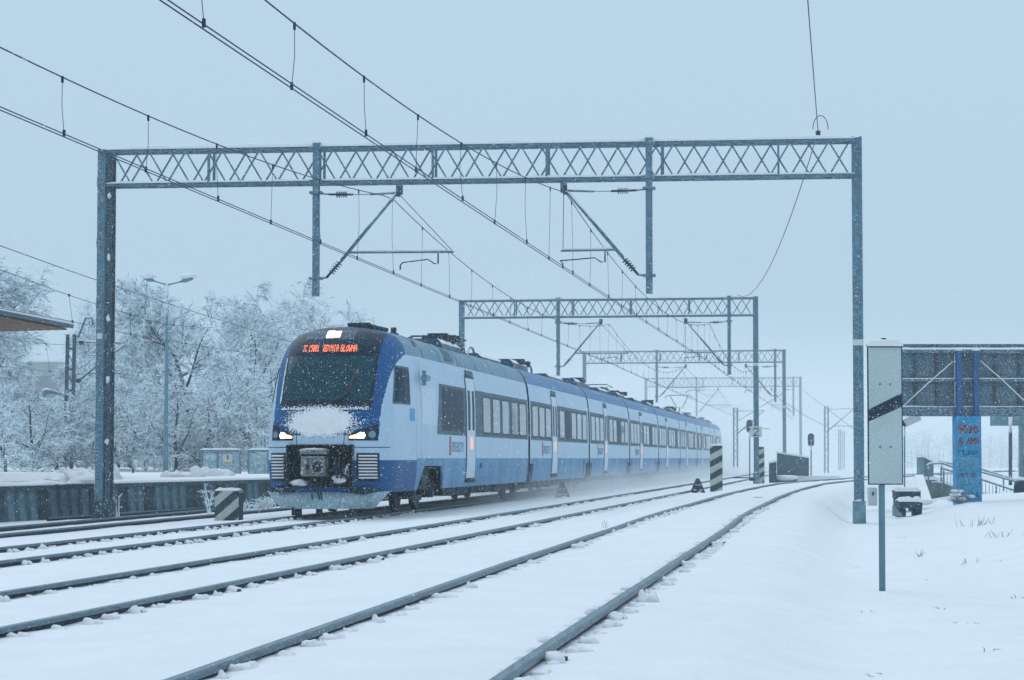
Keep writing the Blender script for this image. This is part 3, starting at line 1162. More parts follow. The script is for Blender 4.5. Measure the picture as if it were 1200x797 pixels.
def skirt(parent, s0, s1, arches):
    """lower side panels with trapezoid wheel openings; arches = list of (bottom0, top0, top1, bottom1)"""
    cur_b, cur_t = s0, s0
    for b0, t0_, t1_, b1 in arches + [(s1, s1, s1, s1)]:
        if b0 - cur_b > 0.05:
            side_panel([(cur_b, .50), (b0, .50), (lerp(b0, t0_, .45), .78), (t0_, 1.05), (cur_t, 1.05), (lerp(cur_b, cur_t, .45), .78)], 0.0, .05, 'skirt', M['t_skirt'], parent)
        cur_b, cur_t = b1, t1_


def folded_pantograph(parent, s):
    mb = MB()
    for sg in (-1, 1):
        mb.tube([(sg * .45, s, 4.42), (sg * .25, s + 1.1, 4.48), (sg * .3, s + 2.2, 4.42)], .03, 6)
        for k in (0, 2.0):
            mb.tube([(sg * .5, s + k, 4.1), (sg * .5, s + k, 4.36)], [.07, .05], 8)
        mb.box((sg * .5, s + 1.0, 4.38), (.07, 2.3, .06))
    mb.tube([(-.85, s + .05, 4.42), (-.6, s + .05, 4.56), (.6, s + .05, 4.56), (.85, s + .05, 4.42)], .025, 6)
    mb.tube([(-.85, s + .35, 4.42), (-.6, s + .35, 4.56), (.6, s + .35, 4.56), (.85, s + .35, 4.42)], .025, 6)
    mb.box((0, s + 2.1, 4.42), (.9, .25, .14))
    return mb.build('folded_pantograph', M['t_unit'], parent, local=True)


def cable_arch(parent, s, x=.2):
    mb = MB()
    for k in (0, .25):
        mb.tube([(x, s + k + .7 * math.cos(math.pi * i / 10), 4.12 + .33 * math.sin(math.pi * i / 10)) for i in range(11)], .022, 5)
    mb.build('roof_cable', M['t_unit'], parent, local=True)


GAPS = [23.55 + 18.05 * i for i in range(7)]
REAR = GAPS[-1] + 20.5
NOSE_END = 3.8


def underframe(parent, s0, s1):
    mb = MB()
    rg = random.Random(int(s0 * 10))
    mb.box((0, (s0 + s1) / 2, .80), (2.3, s1 - s0, .50))
    s = s0 + .3
    while s < s1 - .8:
        l = rg.uniform(.7, 1.8)
        for sg in (-1, 1):
            mb.box((sg * rg.uniform(.7, .95), s + l / 2, rg.uniform(.42, .52)), (.5, l * .85, .34))
        s += l
    mb.build('underfloor_equipment', M['t_under'], parent, local=True)


# ---- nose surface
rake = curve([(0.45, 0.16), (0.7, 0.05), (1.0, 0.0), (1.5, 0.0), (1.8, 0.05), (2.1, 0.17), (2.5, 0.38), (3.0, 0.68), (3.4, 0.95), (3.7, 1.20), (3.95, 1.55), (4.08, 1.95), (4.15, 2.5)])
NP, ND = 2.5, 1.75


def nose_s(t, z):
    return rake(z) + ND * (1 - max(0.0, 1 - abs(t) ** NP) ** (1 / NP))


def nose_pt(lat, z, off=0.0):
    """point on the nose skin at lateral position lat and height z, off = proud along the normal"""
    W = halfw(z)
    def P(l, zz):
        w = halfw(zz)
        t = max(-1, min(1, l / max(w, .01)))
        return Vector((l, nose_s(t, zz), zz))
    p = P(lat, z)
    e = .015
    n = (P(lat + e, z) - P(lat - e, z)).cross(P(lat, z + e) - P(lat, z - e))
    if n.length < 1e-9:
        n = Vector((0, -1, 0))
    n.normalize()
    if n.y > 0 and abs(lat) < W * .97:
        n = -n
    return p + n * off


_be = curve([(1.72, .55), (2.25, .55), (2.6, .62), (3.0, .74), (3.3, 1.0), (3.48, 1.45), (3.55, 1.8)])
def blue_edge(z): return rake(z) + _be(z)


def nose_mesh(hole=True):
    mb = MB()
    NT, NQ, NX = 150, 220, 40
    ts = []
    for i in range(NT + 1):
        a = -1 + 2 * i / NT
        ts.append(math.copysign(1 - (1 - abs(a)) ** 1.7, a))
    rws, info = [], []
    for k in range(NQ + 1):
        q = QMAX * k / NQ
        W, z = max(0.0, _qW(q)), _qZ(q)
        row = []
        for i in range(NX, 0, -1):
            s1 = nose_s(1, z)
            row.append((-W, lerp(s1, NOSE_END, i / NX), z))
        for t in ts:
            row.append((t * W, nose_s(t, z), z))
        for i in range(1, NX + 1):
            s1 = nose_s(1, z)
            row.append((W, lerp(s1, NOSE_END, i / NX), z))
        rws.append(row)
    keep = []
    def mi(i, j):
        c = [rws[i][j], rws[i][j + 1], rws[i + 1][j + 1], rws[i + 1][j]]
        x = sum(p[0] for p in c) / 4
        s = sum(p[1] for p in c) / 4
        z = sum(p[2] for p in c) / 4
        front = s < rake(z) + .6
        if hole and abs(x) < .70 and .62 < z < 1.50 and s < .6:
            return 9
        if z < 1.20:
            return 0
        if z < 1.72:
            return 1
        if z > 3.55:
            return 0 if s < 2.95 else 2
        return 0 if s < blue_edge(z) else 1
    k = len(mb.v)
    w = len(rws[0])
    for row in rws:
        mb.v += row
    for i in range(len(rws) - 1):
        for j in range(w - 1):
            m = mi(i, j)
            if m == 9:
                continue
            mb.f.append((k + i * w + j, k + i * w + j + 1, k + (i + 1) * w + j + 1, k + (i + 1) * w + j))
            mb.m.append(m)
            mb.sm.append(True)
    return mb.mesh('coach_body', [M['t_blue'], M['t_white'], M['t_roof']])


def nose_patch(name, mat, parent, test, lat0, lat1, z0, z1, off=.008, step=.03, rim=True, offn=None):
    """piece of the nose skin where test(lat, z) holds, proud of it"""
    mb = MB()
    nx, nz = max(2, int((lat1 - lat0) / step)), max(2, int((z1 - z0) / step))
    idx = {}
    def vid(i, j):
        if (i, j) not in idx:
            l, z = lerp(lat0, lat1, i / nx), lerp(z0, z1, j / nz)
            o_ = off if offn is None else off + offn(l, z)
            idx[(i, j)] = len(mb.v)
            mb.v.append(tuple(nose_pt(l, z, o_)))
        return idx[(i, j)]
    for i in range(nx):
        for j in range(nz):
            l, z = lerp(lat0, lat1, (i + .5) / nx), lerp(z0, z1, (j + .5) / nz)
            if test(l, z):
                mb.f.append((vid(i, j), vid(i + 1, j), vid(i + 1, j + 1), vid(i, j + 1)))
                mb.m.append(0)
                mb.sm.append(True)
    o = mb.build(name, mat, parent, local=True)
    return o


# front coach: nose and body are one shell
me_nose = nose_mesh()
front = obj('coach_body', me_nose, train, local=True)
front['label'] = 'front coach with deep blue nose'
rear_shell = obj('coach_shell', coach_shell(NOSE_END, GAPS[0] - .22), front, local=True)

# windscreen with black surround
wb = lambda z: min(1.0, halfw(z) - .10) - max(0, (2.42 - z)) * .35
nose_patch('windscreen_surround', M['t_black'], front, lambda l, z: abs(l) < wb(z), -1.05, 1.05, 2.28, 4.10, .010, .025)
nose_patch('windscreen', M['t_glass'], front, lambda l, z: abs(l) < wb(z) - .07, -1.0, 1.0, 2.46, 3.42, .020, .03)
nose_patch('display_panel', M['t_black'], front, lambda l, z: abs(l) < wb(z) - .12, -.9, .9, 3.47, 3.74, .022, .03)
nose_patch('lamp_panel', M['t_band'], front, lambda l, z: True, -.65, .45, 3.80, 4.02, .016, .03)
# LED destination
mb = MB()
x = -.60
for text, x0, x1 in (('IC 15001', -.62, -.25), ('GDYNIA GŁÓWNA', -.16, .55)):
    ds, w = dots(text)
    for c, r in ds:
        l = lerp(x0, x1, (c + .5) / (w - 1))
        z = 3.525 + r * .021
        hw, hh = (x1 - x0) / (w - 1) * .47, .0095
        mb.face([nose_pt(l - hw, z - hh, .030), nose_pt(l + hw, z - hh, .030), nose_pt(l + hw, z + hh, .030), nose_pt(l - hw, z + hh, .030)])
tag(mb.build('led_destination', M['led'], front, local=True), kind='stuff')
# top lamp
mb = MB()
for i in range(10):
    for j in range(4):
        l0, l1 = lerp(-.16, .14, i / 10), lerp(-.16, .14, (i + 1) / 10)
        za, zb_ = lerp(3.83, 3.98, j / 4), lerp(3.83, 3.98, (j + 1) / 4)
        mb.face([nose_pt(l0, za, .026), nose_pt(l1, za, .026), nose_pt(l1, zb_, .026), nose_pt(l0, zb_, .026)], 1 if i < 5 else 0)
mb.build('top_lamp', [M['lamp_warm'], M['lamp_core']], front, local=True)
# wiper
mb = MB()
mb.tube([nose_pt(.30, 2.42, .08), nose_pt(.52, 2.62, .09), nose_pt(.58, 2.95, .08)], .026, 5)
mb.tube([nose_pt(.40, 2.48, .07), nose_pt(.66, 3.15, .07)], .03, 5)
mb.tube([nose_pt(.18, 2.40, .07), nose_pt(.48, 2.56, .07)], .024, 5)
mb.build('wiper', M['t_frame'], front, local=True)
nose_patch('windscreen_snow', M['snow_fine'], front, lambda l, z: abs(l) < wb(z) - .02 and z < 2.34 + .06 * noise.noise(Vector((l * 9, z * 20, 1))) and noise.noise(Vector((l * 40, z * 40, 5))) > .05 - (2.30 - z) * 6,
           -1.0, 1.0, 2.25, 2.50, .03, .014)
nose_patch('windscreen_edge_snow', M['snow_fine'], front, lambda l, z: -wb(z) - .015 < l < -wb(z) + .02 + .01 * noise.noise(Vector((z * 9, 2, 1))), -1.06, -.9, 2.4, 3.4, .02, .012)
# snow stuck on the bonnet
def bonnet(l, z):
    e = (l / .80) ** 2 + ((z - 1.98) / .34) ** 2
    k = max(0.0, min(1.0, (e - .12) / .7))
    return e + k * (.35 * noise.noise(Vector((l * 4, z * 5, 1))) + .45 * noise.noise(Vector((l * 19, z * 19, 4))) + .8 * noise.noise(Vector((l * 47, z * 47, 9)))) < .80
nose_patch('bonnet_snow', M['snow_fine'], front, bonnet, -1.1, 1.1, 1.55, 2.44, .016, .012, offn=lambda l, z: .022 * (1 + noise.noise(Vector((l * 6, z * 6, 2)))))
# headlights
for sg in (-1, 1):
    hz = lambda l: 1.66 + .02 * abs(l)
    nose_patch('headlight', M['t_black'], front, lambda l, z: .60 < abs(l) < 1.14 and 1.60 < z < 1.72 + .20 * (abs(l) - .55) / .5, *sorted((sg * .5, sg * 1.2)), 1.55, 2.0, .014, .018)
    nose_patch('headlight_beam', M['lamp_warm'], front, lambda l, z: .60 < abs(l) < .90 and 1.64 < z < 1.67 + .16 * (abs(l) - .55) / .5, *sorted((sg * .5, sg * 1.0)), 1.60, 1.95, .022, .015)
    nose_patch('headlight_core', M['lamp_core'], front, lambda l, z: ((abs(l) - .83) / .075) ** 2 + ((z - 1.705) / .06) ** 2 < 1, *sorted((sg * .7, sg * 1.0)), 1.60, 1.95, .030, .012)
    nose_patch('headlight_lens', M['lamp_lens'], front, lambda l, z: ((abs(l) - 1.03) / .065) ** 2 + ((z - 1.73) / .075) ** 2 < 1, *sorted((sg * .9, sg * 1.12)), 1.60, 1.85, .026, .012)
    # intake grilles
    nose_patch('grille', M['t_black'], front, lambda l, z: True, *sorted((sg * .76, sg * 1.17)), .74, 1.34, .012, .04)
    for k in range(8):
        z = .80 + k * .066
        mb = MB()
        row_a, row_b, row_c = [], [], []
        for i in range(7):
            l = sg * lerp(.79, 1.12, i / 6)
            row_a.append(nose_pt(l, z, .015)); row_b.append(nose_pt(l, z + .012, .055)); row_c.append(nose_pt(l, z + .036, .015))
        mb.grid([row_a, row_b, row_c], 0, False)
        mb.build('grille_slat', M['snow_fine'], front, local=True)
    # bonnet seam
    mb = MB()
    mb.tube([nose_pt(sg * l, z, .006) for l, z in ((.50, 1.50), (.52, 1.70), (.56, 1.85), (.70, 1.93), (1.0, 1.97), (1.12, 1.97))], .008, 4)
    mb.build('panel_seam', M['t_frame'], front, local=True)
    mb = MB()
    mb.tube([nose_pt(sg * lerp(.72, 1.33, i / 8), 1.46, .004) for i in range(9)], .009, 4)
    mb.build('panel_seam', M['t_frame'], front, local=True)
# coupler recess
mb = MB()
b0, b1, c0, c1 = -.70, .70, .62, 1.50
mb.box((0, .62, 1.06), (1.4, .02, .9))
mb.box((-.71, .30, 1.06), (.02, .66, .9)); mb.box((.71, .30, 1.06), (.02, .66, .9))
mb.box((0, .30, 1.51), (1.42, .66, .02)); mb.box((0, .30, .61), (1.42, .66, .02))
mb.build('coupler_recess', M['t_under'], front, local=True)
mb = MB()
mb.box((-.10, .0, 1.06), (.50, .44, .42))
mb.box((-.28, -.24, 1.06), (.13, .06, .34)); mb.box((.15, -.24, 1.06), (.03, .06, .34))
mb.box((-.08, -.24, 1.25), (.46, .06, .04)); mb.box((-.08, -.24, .87), (.46, .06, .04))
mb.tube([(.02, -.30, 1.05), (.02, -.22, 1.05)], [.16, .17], 16)
mb.tube([(-.08, -.02, 1.0), (-.08, .6, 1.0)], .12, 10)
mb.box((-.10, -.02, 1.36), (.56, .36, .09))
cp = mb.build('coupler', M['t_steel'], front, local=True)
mb = MB()
mb.tube([(.02, -.31, 1.05), (.02, -.29, 1.05)], [.11, .12], 16)
mb.tube([(-.20, -.31, 1.05), (-.20, -.29, 1.05)], .05, 10)
mb.build('coupler_cone', M['t_under'], front, local=True)
mb = MB()
mb.blob((-.10, -.03, 1.41), (.58, .40, .08), random.Random(2), 0, .4)
mb.blob((.40, .12, .78), (.36, .3, .16), random.Random(4), 0, .7)
mb.blob((.58, .06, .96), (.10, .2, .22), random.Random(6), 0, .8)
mb.blob((-.45, .06, .72), (.5, .3, .12), random.Random(8), 0, .8)
mb.build('recess_snow', M['snow_fine'], front, local=True)
mb = MB()
for x0, x1, zt in ((-.15, -.12, .90), (-.02, .03, .88), (.06, .08, .86)):
    mb.tube([(x0, -.05, zt), (x0 - .02, -.12, .62), (x1, -.10, .36)], .022, 6)
for k in range(4):
    xa = .28 + k * .09
    mb.tube([(xa, .3, 1.35 - k * .05), (xa + .05, -.05, 1.1 - k * .06), (xa + .12, -.05, .85), (xa + .02, .3, .75)], .028, 6)
mb.tube([(-.55, .3, 1.3), (-.58, .0, 1.0), (-.5, .3, .7)], .03, 6)
mb.build('brake_hose', M['t_bellows'], front, local=True)
# plough
mb = MB()
rws = []
for k in range(7):
    f = k / 6
    z = lerp(.16, .53, f)
    half = lerp(1.02, 1.36, f)
    row = []
    for i in range(33):
        t = -1 + i / 16
        s_ = lerp(.06, .14, f) + .75 * abs(t) ** 2.4 - .05 * math.sin(f * math.pi)
        zz = z - (0.06 * math.exp(-((abs(t) - .62) / .2) ** 2) if k == 6 else 0)
        row.append((t * half, s_, zz))
    rws.append(row)
mb.grid(rws, 0, True)
mb.grid([[(x, s_ + .04, z) for x, s_, z in row][::-1] for row in rws], 0, True)
pg = mb.build('snow_plough', M['t_plough'], front, local=True)
mb = MB()
for x in (-.55, -.1, .62):
    mb.box((x, .45, .12), (.10, .2, .22))
mb.tube([(-.62, .3, .2), (-.62, .3, .02)], .05, 6)
mb.build('rail_guard', M['t_under'], front, local=True)
mb = MB()
mb.box((0, .75, .56), (2.2, 1.1, .10))
mb.build('nose_floor', M['t_under'], front, local=True)

# cab side window, stickers, first windows
def skin_patch(name, mat, parent, test, s0, s1, z0, z1, off, step=.04):
    for sg in (1, -1):
        mb = MB()
        nx, nz = int((s1 - s0) / step), int((z1 - z0) / step)
        idx = {}
        def vid(i, j):
            if (i, j) not in idx:
                s, z = lerp(s0, s1, i / nx), lerp(z0, z1, j / nz)
                lo, hi = 0.0, 1.0
                if nose_s(1, z) > s:
                    for _ in range(26):
                        mid = (lo + hi) / 2
                        if nose_s(mid, z) < s:
                            lo = mid
                        else:
                            hi = mid
                else:
                    lo = 1.0
                idx[(i, j)] = len(mb.v)
                mb.v.append((sg * (halfw(z) * lo + off), s - off * (1 - lo) * 2, z))
            return idx[(i, j)]
        for i in range(nx):
            for j in range(nz):
                s, z = lerp(s0, s1, (i + .5) / nx), lerp(z0, z1, (j + .5) / nz)
                if test(s, z):
                    f = (vid(i, j), vid(i + 1, j), vid(i + 1, j + 1), vid(i, j + 1))
                    mb.f.append(f if sg > 0 else f[::-1]); mb.m.append(0); mb.sm.append(True)
        mb.build(name, mat, parent, local=True)
cabtest = lambda e: (lambda s, z: 2.40 + e < z < 3.26 - e and s < 2.9 - e and s > lerp(1.25, 1.72, (z - 2.4) / .86) + e)
skin_patch('cab_window_frame', M['t_band'], front, cabtest(0), 1.2, 2.95, 2.36, 3.30, .012, .025)
skin_patch('cab_window', M['t_window_dark'], front, cabtest(.07), 1.2, 2.95, 2.36, 3.30, .020, .025)
skin_patch('cab_window_post', M['t_frame'], front, lambda s, z: 2.05 < s < 2.14 and 2.43 < z < 3.2, 1.9, 2.3, 2.4, 3.24, .026, .03)
side_panel(rect(2.9, 3.5, 2.06, 2.34, .05), .010, .01, 'door_sticker', M['t_cyan'], front)
mb = MB()
mb.tube([(1.44, 4.2, 3.06), (1.56, 4.2, 3.06)], .05, 8)
mb.box((1.56, 4.2, 3.06), (.10, .5, .12))
mb.box((1.50, 4.2, 3.06), (.08, .12, .34))
mb.build('side_camera', M['t_mark'], front, local=True)
side_panel(rect(4.5, 6.3, 2.02, 2.86, .05), .004, .004, 'blank_window_panel', M['t_door'], front)
# car 1: dark window unit, door, window band
side_panel([(6.5, 1.80), (10.95, 1.80), (10.95, 2.42), (10.95, 3.02), (6.9, 3.02), (6.7, 2.42)], .004, .006, 'window_band', M['t_band'], front)
windows(front, [(7.35, 8.75), (9.05, 10.45)], 1.95, 2.90, 't_window_dark')
door(front, 11.75)
side_panel(rect(12.55, 23.2, 1.80, 3.02), .004, .006, 'window_band', M['t_band'], front)
windows(front, [(13.9, 15.2), (15.75, 17.05), (17.6, 18.9), (19.5, 20.8), (21.3, 22.7)])
lettering(front, 8.3, 1.40, .036)
skirt(front, NOSE_END - .6, GAPS[0] - .3, [(4.15, 4.75, 7.15, 7.75)])
side_panel(rect(13.3, 13.7, .96, 1.10, .02), .006, .006, 'socket_cover', M['t_frame'], front)
for s in (3.75, 4.35):
    side_panel(rect(s, s + .012, 1.1, 3.5), .003, .003, 'panel_joint', M['t_mark'], front)
underframe(front, 8.2, GAPS[0] - 1.8)
bogie(front, 5.95)
mb = MB()
mb.box((0, 5.95, 1.0), (2.6, 3.7, .06))
mb.build('wheel_well', M['t_under'], front, local=True)
# roof of car 1
mb = MB()
mb.box((.30, 3.05, 4.17), (.56, .5, .09)); mb.box((.28, 3.0, 4.23), (.4, .2, .06)); mb.tube([(.55, 3.2, 4.17), (.75, 3.6, 4.13)], .05, 6); mb.box((.08, 3.1, 4.22), (.2, .35, .07))
mb.build('roof_horn', M['t_bellows'], front, local=True)
mb = MB()
mb.box((.45, 6.0, 4.13), (.16, .5, .12)); mb.tube([(.45, 6.0, 4.1), (.45, 6.0, 4.32)], .07, 8)
mb.build('roof_antenna', M['t_bellows'], front, local=True)
for s in (5.2, 7.6, 10.4, 13.5, 16.5, 19.5):
    mb = MB()
    pts = [(halfw(z) + .004, s, z) for z in (3.56, 3.76, 3.95, 4.075, 4.13)]
    mb.tube(pts, .012, 4)
    mb.build('roof_seam', M['t_mark'], front, local=True)
def roof_panel(parent, s0, s1, za, zb_, name='roof_grille', mat='t_black'):
    mb = MB()
    zs = [lerp(za, zb_, k / 4) for k in range(5)]
    mb.grid([[(halfw(z) + .012, s0 + .12 * k, z + .006) for k, z in enumerate(zs)], [(halfw(z) + .012, s1 + .12 * k, z + .006) for k, z in enumerate(zs)]], 0, True)
    return mb.build(name, M[mat], parent, local=True)
roof_panel(front, 4.6, 4.85, 3.80, 4.08)
roof_panel(front, 8.4, 9.6, 3.62, 4.02, 'roof_grille', 't_band')
roof_box(front, 9.9, 12.9, .95, 4.0, 4.26)
mb = MB()
for k in range(6):
    mb.box((.55 + .1 * (k % 2), 10.8 + k * .45, 4.30 + .05 * (k % 3)), (.5, .3, .16))
mb.build('roof_equipment', M['t_bellows'], front, local=True)
folded_pantograph(front, 14.2)
cable_arch(front, 18.5, .35)
roof_box(front, 18.2, 22.4, .7, 4.0, 4.26, chamfer=.1)

# ---- the other coaches
def coach(k):
    s0 = GAPS[k - 1]
    s1 = GAPS[k] if k < 7 else REAR
    lastc = k == 7
    e = REAR - NOSE_END if lastc else s1 - .22
    b = obj('coach_body', coach_shell(s0 + .22, e, roof='t_roof_blue'), train, local=True)
    if lastc:
        me = nose_mesh(False)
        obj('tail_nose', me, b, (0, REAR, 0), (0, 0, math.pi), local=True)
    near = k < 5
    side_panel(rect(s0 + .45, s0 + 5.85, 1.80, 3.02), .004, .006, 'window_band', M['t_band'], b, near)
    side_panel(rect(s0 + 7.55, min(s1, e) - .45, 1.80, 3.02), .004, .006, 'window_band', M['t_band'], b, near)
    windows(b, [(s0 + .8 + i * 1.72, s0 + 2.1 + i * 1.72) for i in range(3)])
    windows(b, [(s0 + 8.2 + i * 1.85, s0 + 9.55 + i * 1.85) for i in range(5)])
    door(b, s0 + 6.7, k < 5)
    if k < 4:
        lettering(b, s0 + 3.2, 1.40, .036)
    skirt(b, s0 + .9, e - (.9 if not lastc else 0), [])
    underframe(b, s0 + 2.0, e - 1.8)
    # blue corner stripes beside the gangway
    side_panel(rect(s0 + .9, s0 + 1.05, .56, 1.20), .006, .006, 'blue_stripe', M['t_blue'], b, False)
    side_panel(rect(e - 1.9, e - 1.6, .56, 1.20), .006, .006, 'blue_stripe', M['t_blue'], b, False)
    rg = random.Random(k)
    roof_box(b, s0 + .8, s0 + rg.uniform(4, 6), .8, 4.0, rg.uniform(4.28, 4.36), chamfer=.12)
    cable_arch(b, s0 + 8.5, .3)
    mb = MB()
    s = s0 + 2.5
    for i in range(5):
        mb.box((.45 + rg.uniform(-.1, .2), s + i * .5, 4.30 + rg.uniform(-.02, .08)), (.5, .35, .18))
    mb.build('roof_equipment', M['t_bellows'], b, local=True)
    roof_box(b, s0 + 10.5, s0 + rg.uniform(13.5, 15.5), .75, 4.0, rg.uniform(4.24, 4.36), chamfer=.1)
    if k == 2:
        folded_pantograph(b, s0 + 15.3)
    return b


coaches = [front] + [coach(k) for k in range(1, 8)]
for k, s in enumerate(GAPS):
    par = coaches[k + 1]
    mb = MB()
    for i in range(5):
        sc = .90 if i % 2 else .955
        z0_, z1_ = .95, 3.95
        prof = [(x * sc, min(z, 4.0)) for x, z in SEC if z > .9]
        full = prof + [(-x, z) for x, z in prof[::-1]]
        ya = s - .21 + i * .084
        mb.prism([(x, ya, z) for x, z in full], (0, .08, 0))
    mb.build('gangway_bellows', M['t_bellows'], par, local=True)
    mb = MB()
    mb.prism([(1.30, s - .30, .55), (1.30, s + .30, .55), (1.30, s + .22, 1.25), (1.30, s - .22, 1.25)], (.08, 0, 0))
    mb.box((1.33, s, .62), (.2, .5, .16))
    mb.build('gangway_damper', M['t_under'], par, local=True)
    bogie(par, s)
    mb = MB()
    prof = [(x + .01, z + .012) for x, z in SEC if z > 3.5]
    rws = [[(x, s + dy, z) for x, z in prof] for dy in (-.26, -.20)]
    mb.grid(rws, 0, True)
    mb.build('roof_edge_snow', M['snow_fine'], par, local=True)

# raised pantograph
sp_ = GAPS[5] + 2.0
b = coaches[6]
mb = MB()
for sg in (-1, 1):
    mb.tube([(sg * .18, sp_ + 1.4, 4.75), (sg * .62, sp_ + .6, 5.58)], .03, 6)
mb.tube([(0, sp_, 4.3), (0, sp_ + 1.4, 4.8)], .05, 6)
pant = mb.build('raised_pantograph', M['panto_red'], b, local=True)
mb = MB()
mb.tube([(-1.0, sp_ + .6, 5.46), (-.72, sp_ + .6, 5.66), (.72, sp_ + .6, 5.66), (1.0, sp_ + .6, 5.46)], .03, 6)
mb.tube([(-.72, sp_ + .9, 5.66), (.72, sp_ + .9, 5.66)], .03, 6)
mb.build('pantograph_head', M['dark_steel'], b, local=True)
roof_box(b, sp_ - .3, sp_ + 2, .5, 4.05, 4.32, 'pantograph_base', 't_unit', .05)
print('train done')

# ------------------------------------------------------------------ striped blocks and markers
def striped(label, u, Y, w, h, dpt, z, cap=True, rz=0.0, slope=0.62, pitch=0.46, phase=0.0, group='striped warning blocks by the tracks'):
    x = (u - CX) / F * Y
    root = empty('striped_block', (x, Y, z), rz)
    tag(root, label, 'striped block', group)
    mb = MB()
    mb.box((0, 0, h / 2 - .1), (w, dpt, h + .2))
    mb.build('block', M['hazard_pale'], root, local=True)
    # diagonal bands on the front face, clipped to the face
    k = -3
    while True:
        z0 = phase + k * pitch
        if z0 > h:
            break
        if z0 + slope * w + pitch / 2 > 0:
            poly = [(-w / 2, z0), (w / 2, z0 + slope * w), (w / 2, z0 + slope * w + pitch / 2), (-w / 2, z0 + pitch / 2)]
            def clip(pl, lim, sgn):
                out = []
                for i in range(len(pl)):
                    a_, b_ = pl[i], pl[(i + 1) % len(pl)]
                    ia, ib = (a_[1] - lim) * sgn <= 0, (b_[1] - lim) * sgn <= 0
                    if ia:
                        out.append(a_)
                    if ia != ib:
                        t = (lim - a_[1]) / (b_[1] - a_[1])
                        out.append((lerp(a_[0], b_[0], t), lim))
                return out
            poly = clip(poly, h - .01, 1)
            poly = clip(poly, 0.0, -1) if len(poly) > 2 else poly
            if len(poly) > 2:
                mb = MB()
                mb.prism([(a_, -dpt / 2 - .004, b_) for a_, b_ in poly], (0, .003, 0))
                mb.build('black_stripe', M['hazard_black'], root, local=True)
        k += 1
    mb = MB()
    mb.box((w / 2 + .0015, 0, h / 2 - .05), (.003, dpt * .98, h))
    mb.build('side_face', M['concrete_dark'], root, local=True)
    if cap:
        snow_strip(Vector((-w / 2, 0, h)), Vector((w / 2, 0, h)), dpt * 1.02, .06, u).build('snow_cap', M['snow_fine'], root, local=True)
    return root


striped('low black and pale yellow striped block between the two far tracks', 269, 52.4, .55, .66, .40, ground((269 - 600) / F * 52.4, 52.4), True, R(-8), .85, .44, .06)
striped('tall black and pale yellow striped post beside the rear of the train', 839, 84, .44, 1.66, .30, ground((839 - 600) / F * 84, 84) - .02, True, R(-5), .55, .46, -.05)
striped('narrow black and pale yellow striped post behind the number plate mast', 890.5, 111.5, .36, 1.66, .25, .10, True, R(0), .6, .44, .1)


def triangle(label, u, Y, z, h=.52, w=.58):
    x = (u - CX) / F * Y
    root = empty('triangle_marker', (x, Y, z), 0)
    tag(root, label, 'track marker', 'black triangle markers in the snow')
    mb = MB()
    mb.prism([(-w / 2, 0, -.05), (w / 2, 0, -.05), (.05, 0, h), (-.05, 0, h)], (0, .28, 0))
    mb.build('marker_body', M['hazard_black'], root, local=True)
    for a_, b_, zz in ((-.09, -.02, .30), (.03, .10, .30), (-.17, -.05, .12), (.05, .17, .12)):
        mb = MB()
        mb.box(((a_ + b_) / 2, -.006, zz), (b_ - a_, .01, .035))
        mb.build('reflector', M['plate'], root, local=True)
    mb = MB()
    mb.blob((.05, -.06, 0), (.16, .12, .14), random.Random(int(u)), 0, .6)
    mb.build('snow_clump', M['snow_fine'], root, local=True)


triangle('black triangular marker with white reflectors beside the tall striped post', 817.5, 82, ground(217.5 / F * 82, 82) - .02)
triangle('dim triangular marker half lost in the blowing snow beside the train', 659, 77, ground(59 / F * 77, 77) - .02)

# ------------------------------------------------------------------ distance board near the photographer
Y = 22.5
bx = at(1037.5, 537, Y).x
gz = ground(bx, Y)
root = empty('distance_board', (bx - .03, Y, gz))
tag(root, 'pale rectangular railway board with one black diagonal stripe on a thin post', 'sign')
px = Y / F
mb = MB()
mb.tube([(bx - .035, Y + .03, gz - .3), (bx - .03, Y + .03, 2.2)], .031, 10)
post = mb.build('post', M['galv_rail'], root)
x0, x1 = bx - 20.5 * px, bx + 20.5 * px
z0, z1 = CAMZ - 31 * px, CAMZ + 131 * px
mb = MB()
mb.box(((x0 + x1) / 2, Y, (z0 + z1) / 2), (x1 - x0, .02, z1 - z0))
mb.build('frame', M['hazard_black'], root)
mb = MB()
mb.box(((x0 + x1) / 2, Y - .012, (z0 + z1) / 2), (x1 - x0 - .022, .006, z1 - z0 - .022))
board = mb.build('board', M['sign_face'], root)
mb = MB()
zl, zr = CAMZ + 43 * px, CAMZ + 60 * px
mb.prism([(x0 + .011, Y - .018, zl), (x1 - .011, Y - .018, zr), (x1 - .011, Y - .018, zr + 16 * px), (x0 + .011, Y - .018, zl + 14 * px)], (0, .002, 0))
mb.build('black_stripe', M['hazard_black'], root)
for bu, bv in ((-.10, .3), (.10, .3), (-.10, -.3), (.10, -.3)):
    mb = MB()
    mb.tube([((x0 + x1) / 2 + bu * .5, Y - .022, (z0 + z1) / 2 + bv), ((x0 + x1) / 2 + bu * .5, Y - .012, (z0 + z1) / 2 + bv)], .011, 6)
    mb.build('bolt', M['galv_rail'], root)
snow_strip(Vector((x0 - .005, Y, z1)), Vector((x1 + .008, Y, z1)), .09, .07, 3).build('snow_cap', M['snow_fine'], root)
mb = MB()
mb.tube([(bx + .066 * math.cos(math.pi * i / 12), Y + .05, z1 - .01 + .085 * math.sin(math.pi * i / 12)) for i in range(13)], .017, 8)
mb.build('loop_handle', M['signal_dark'], root)

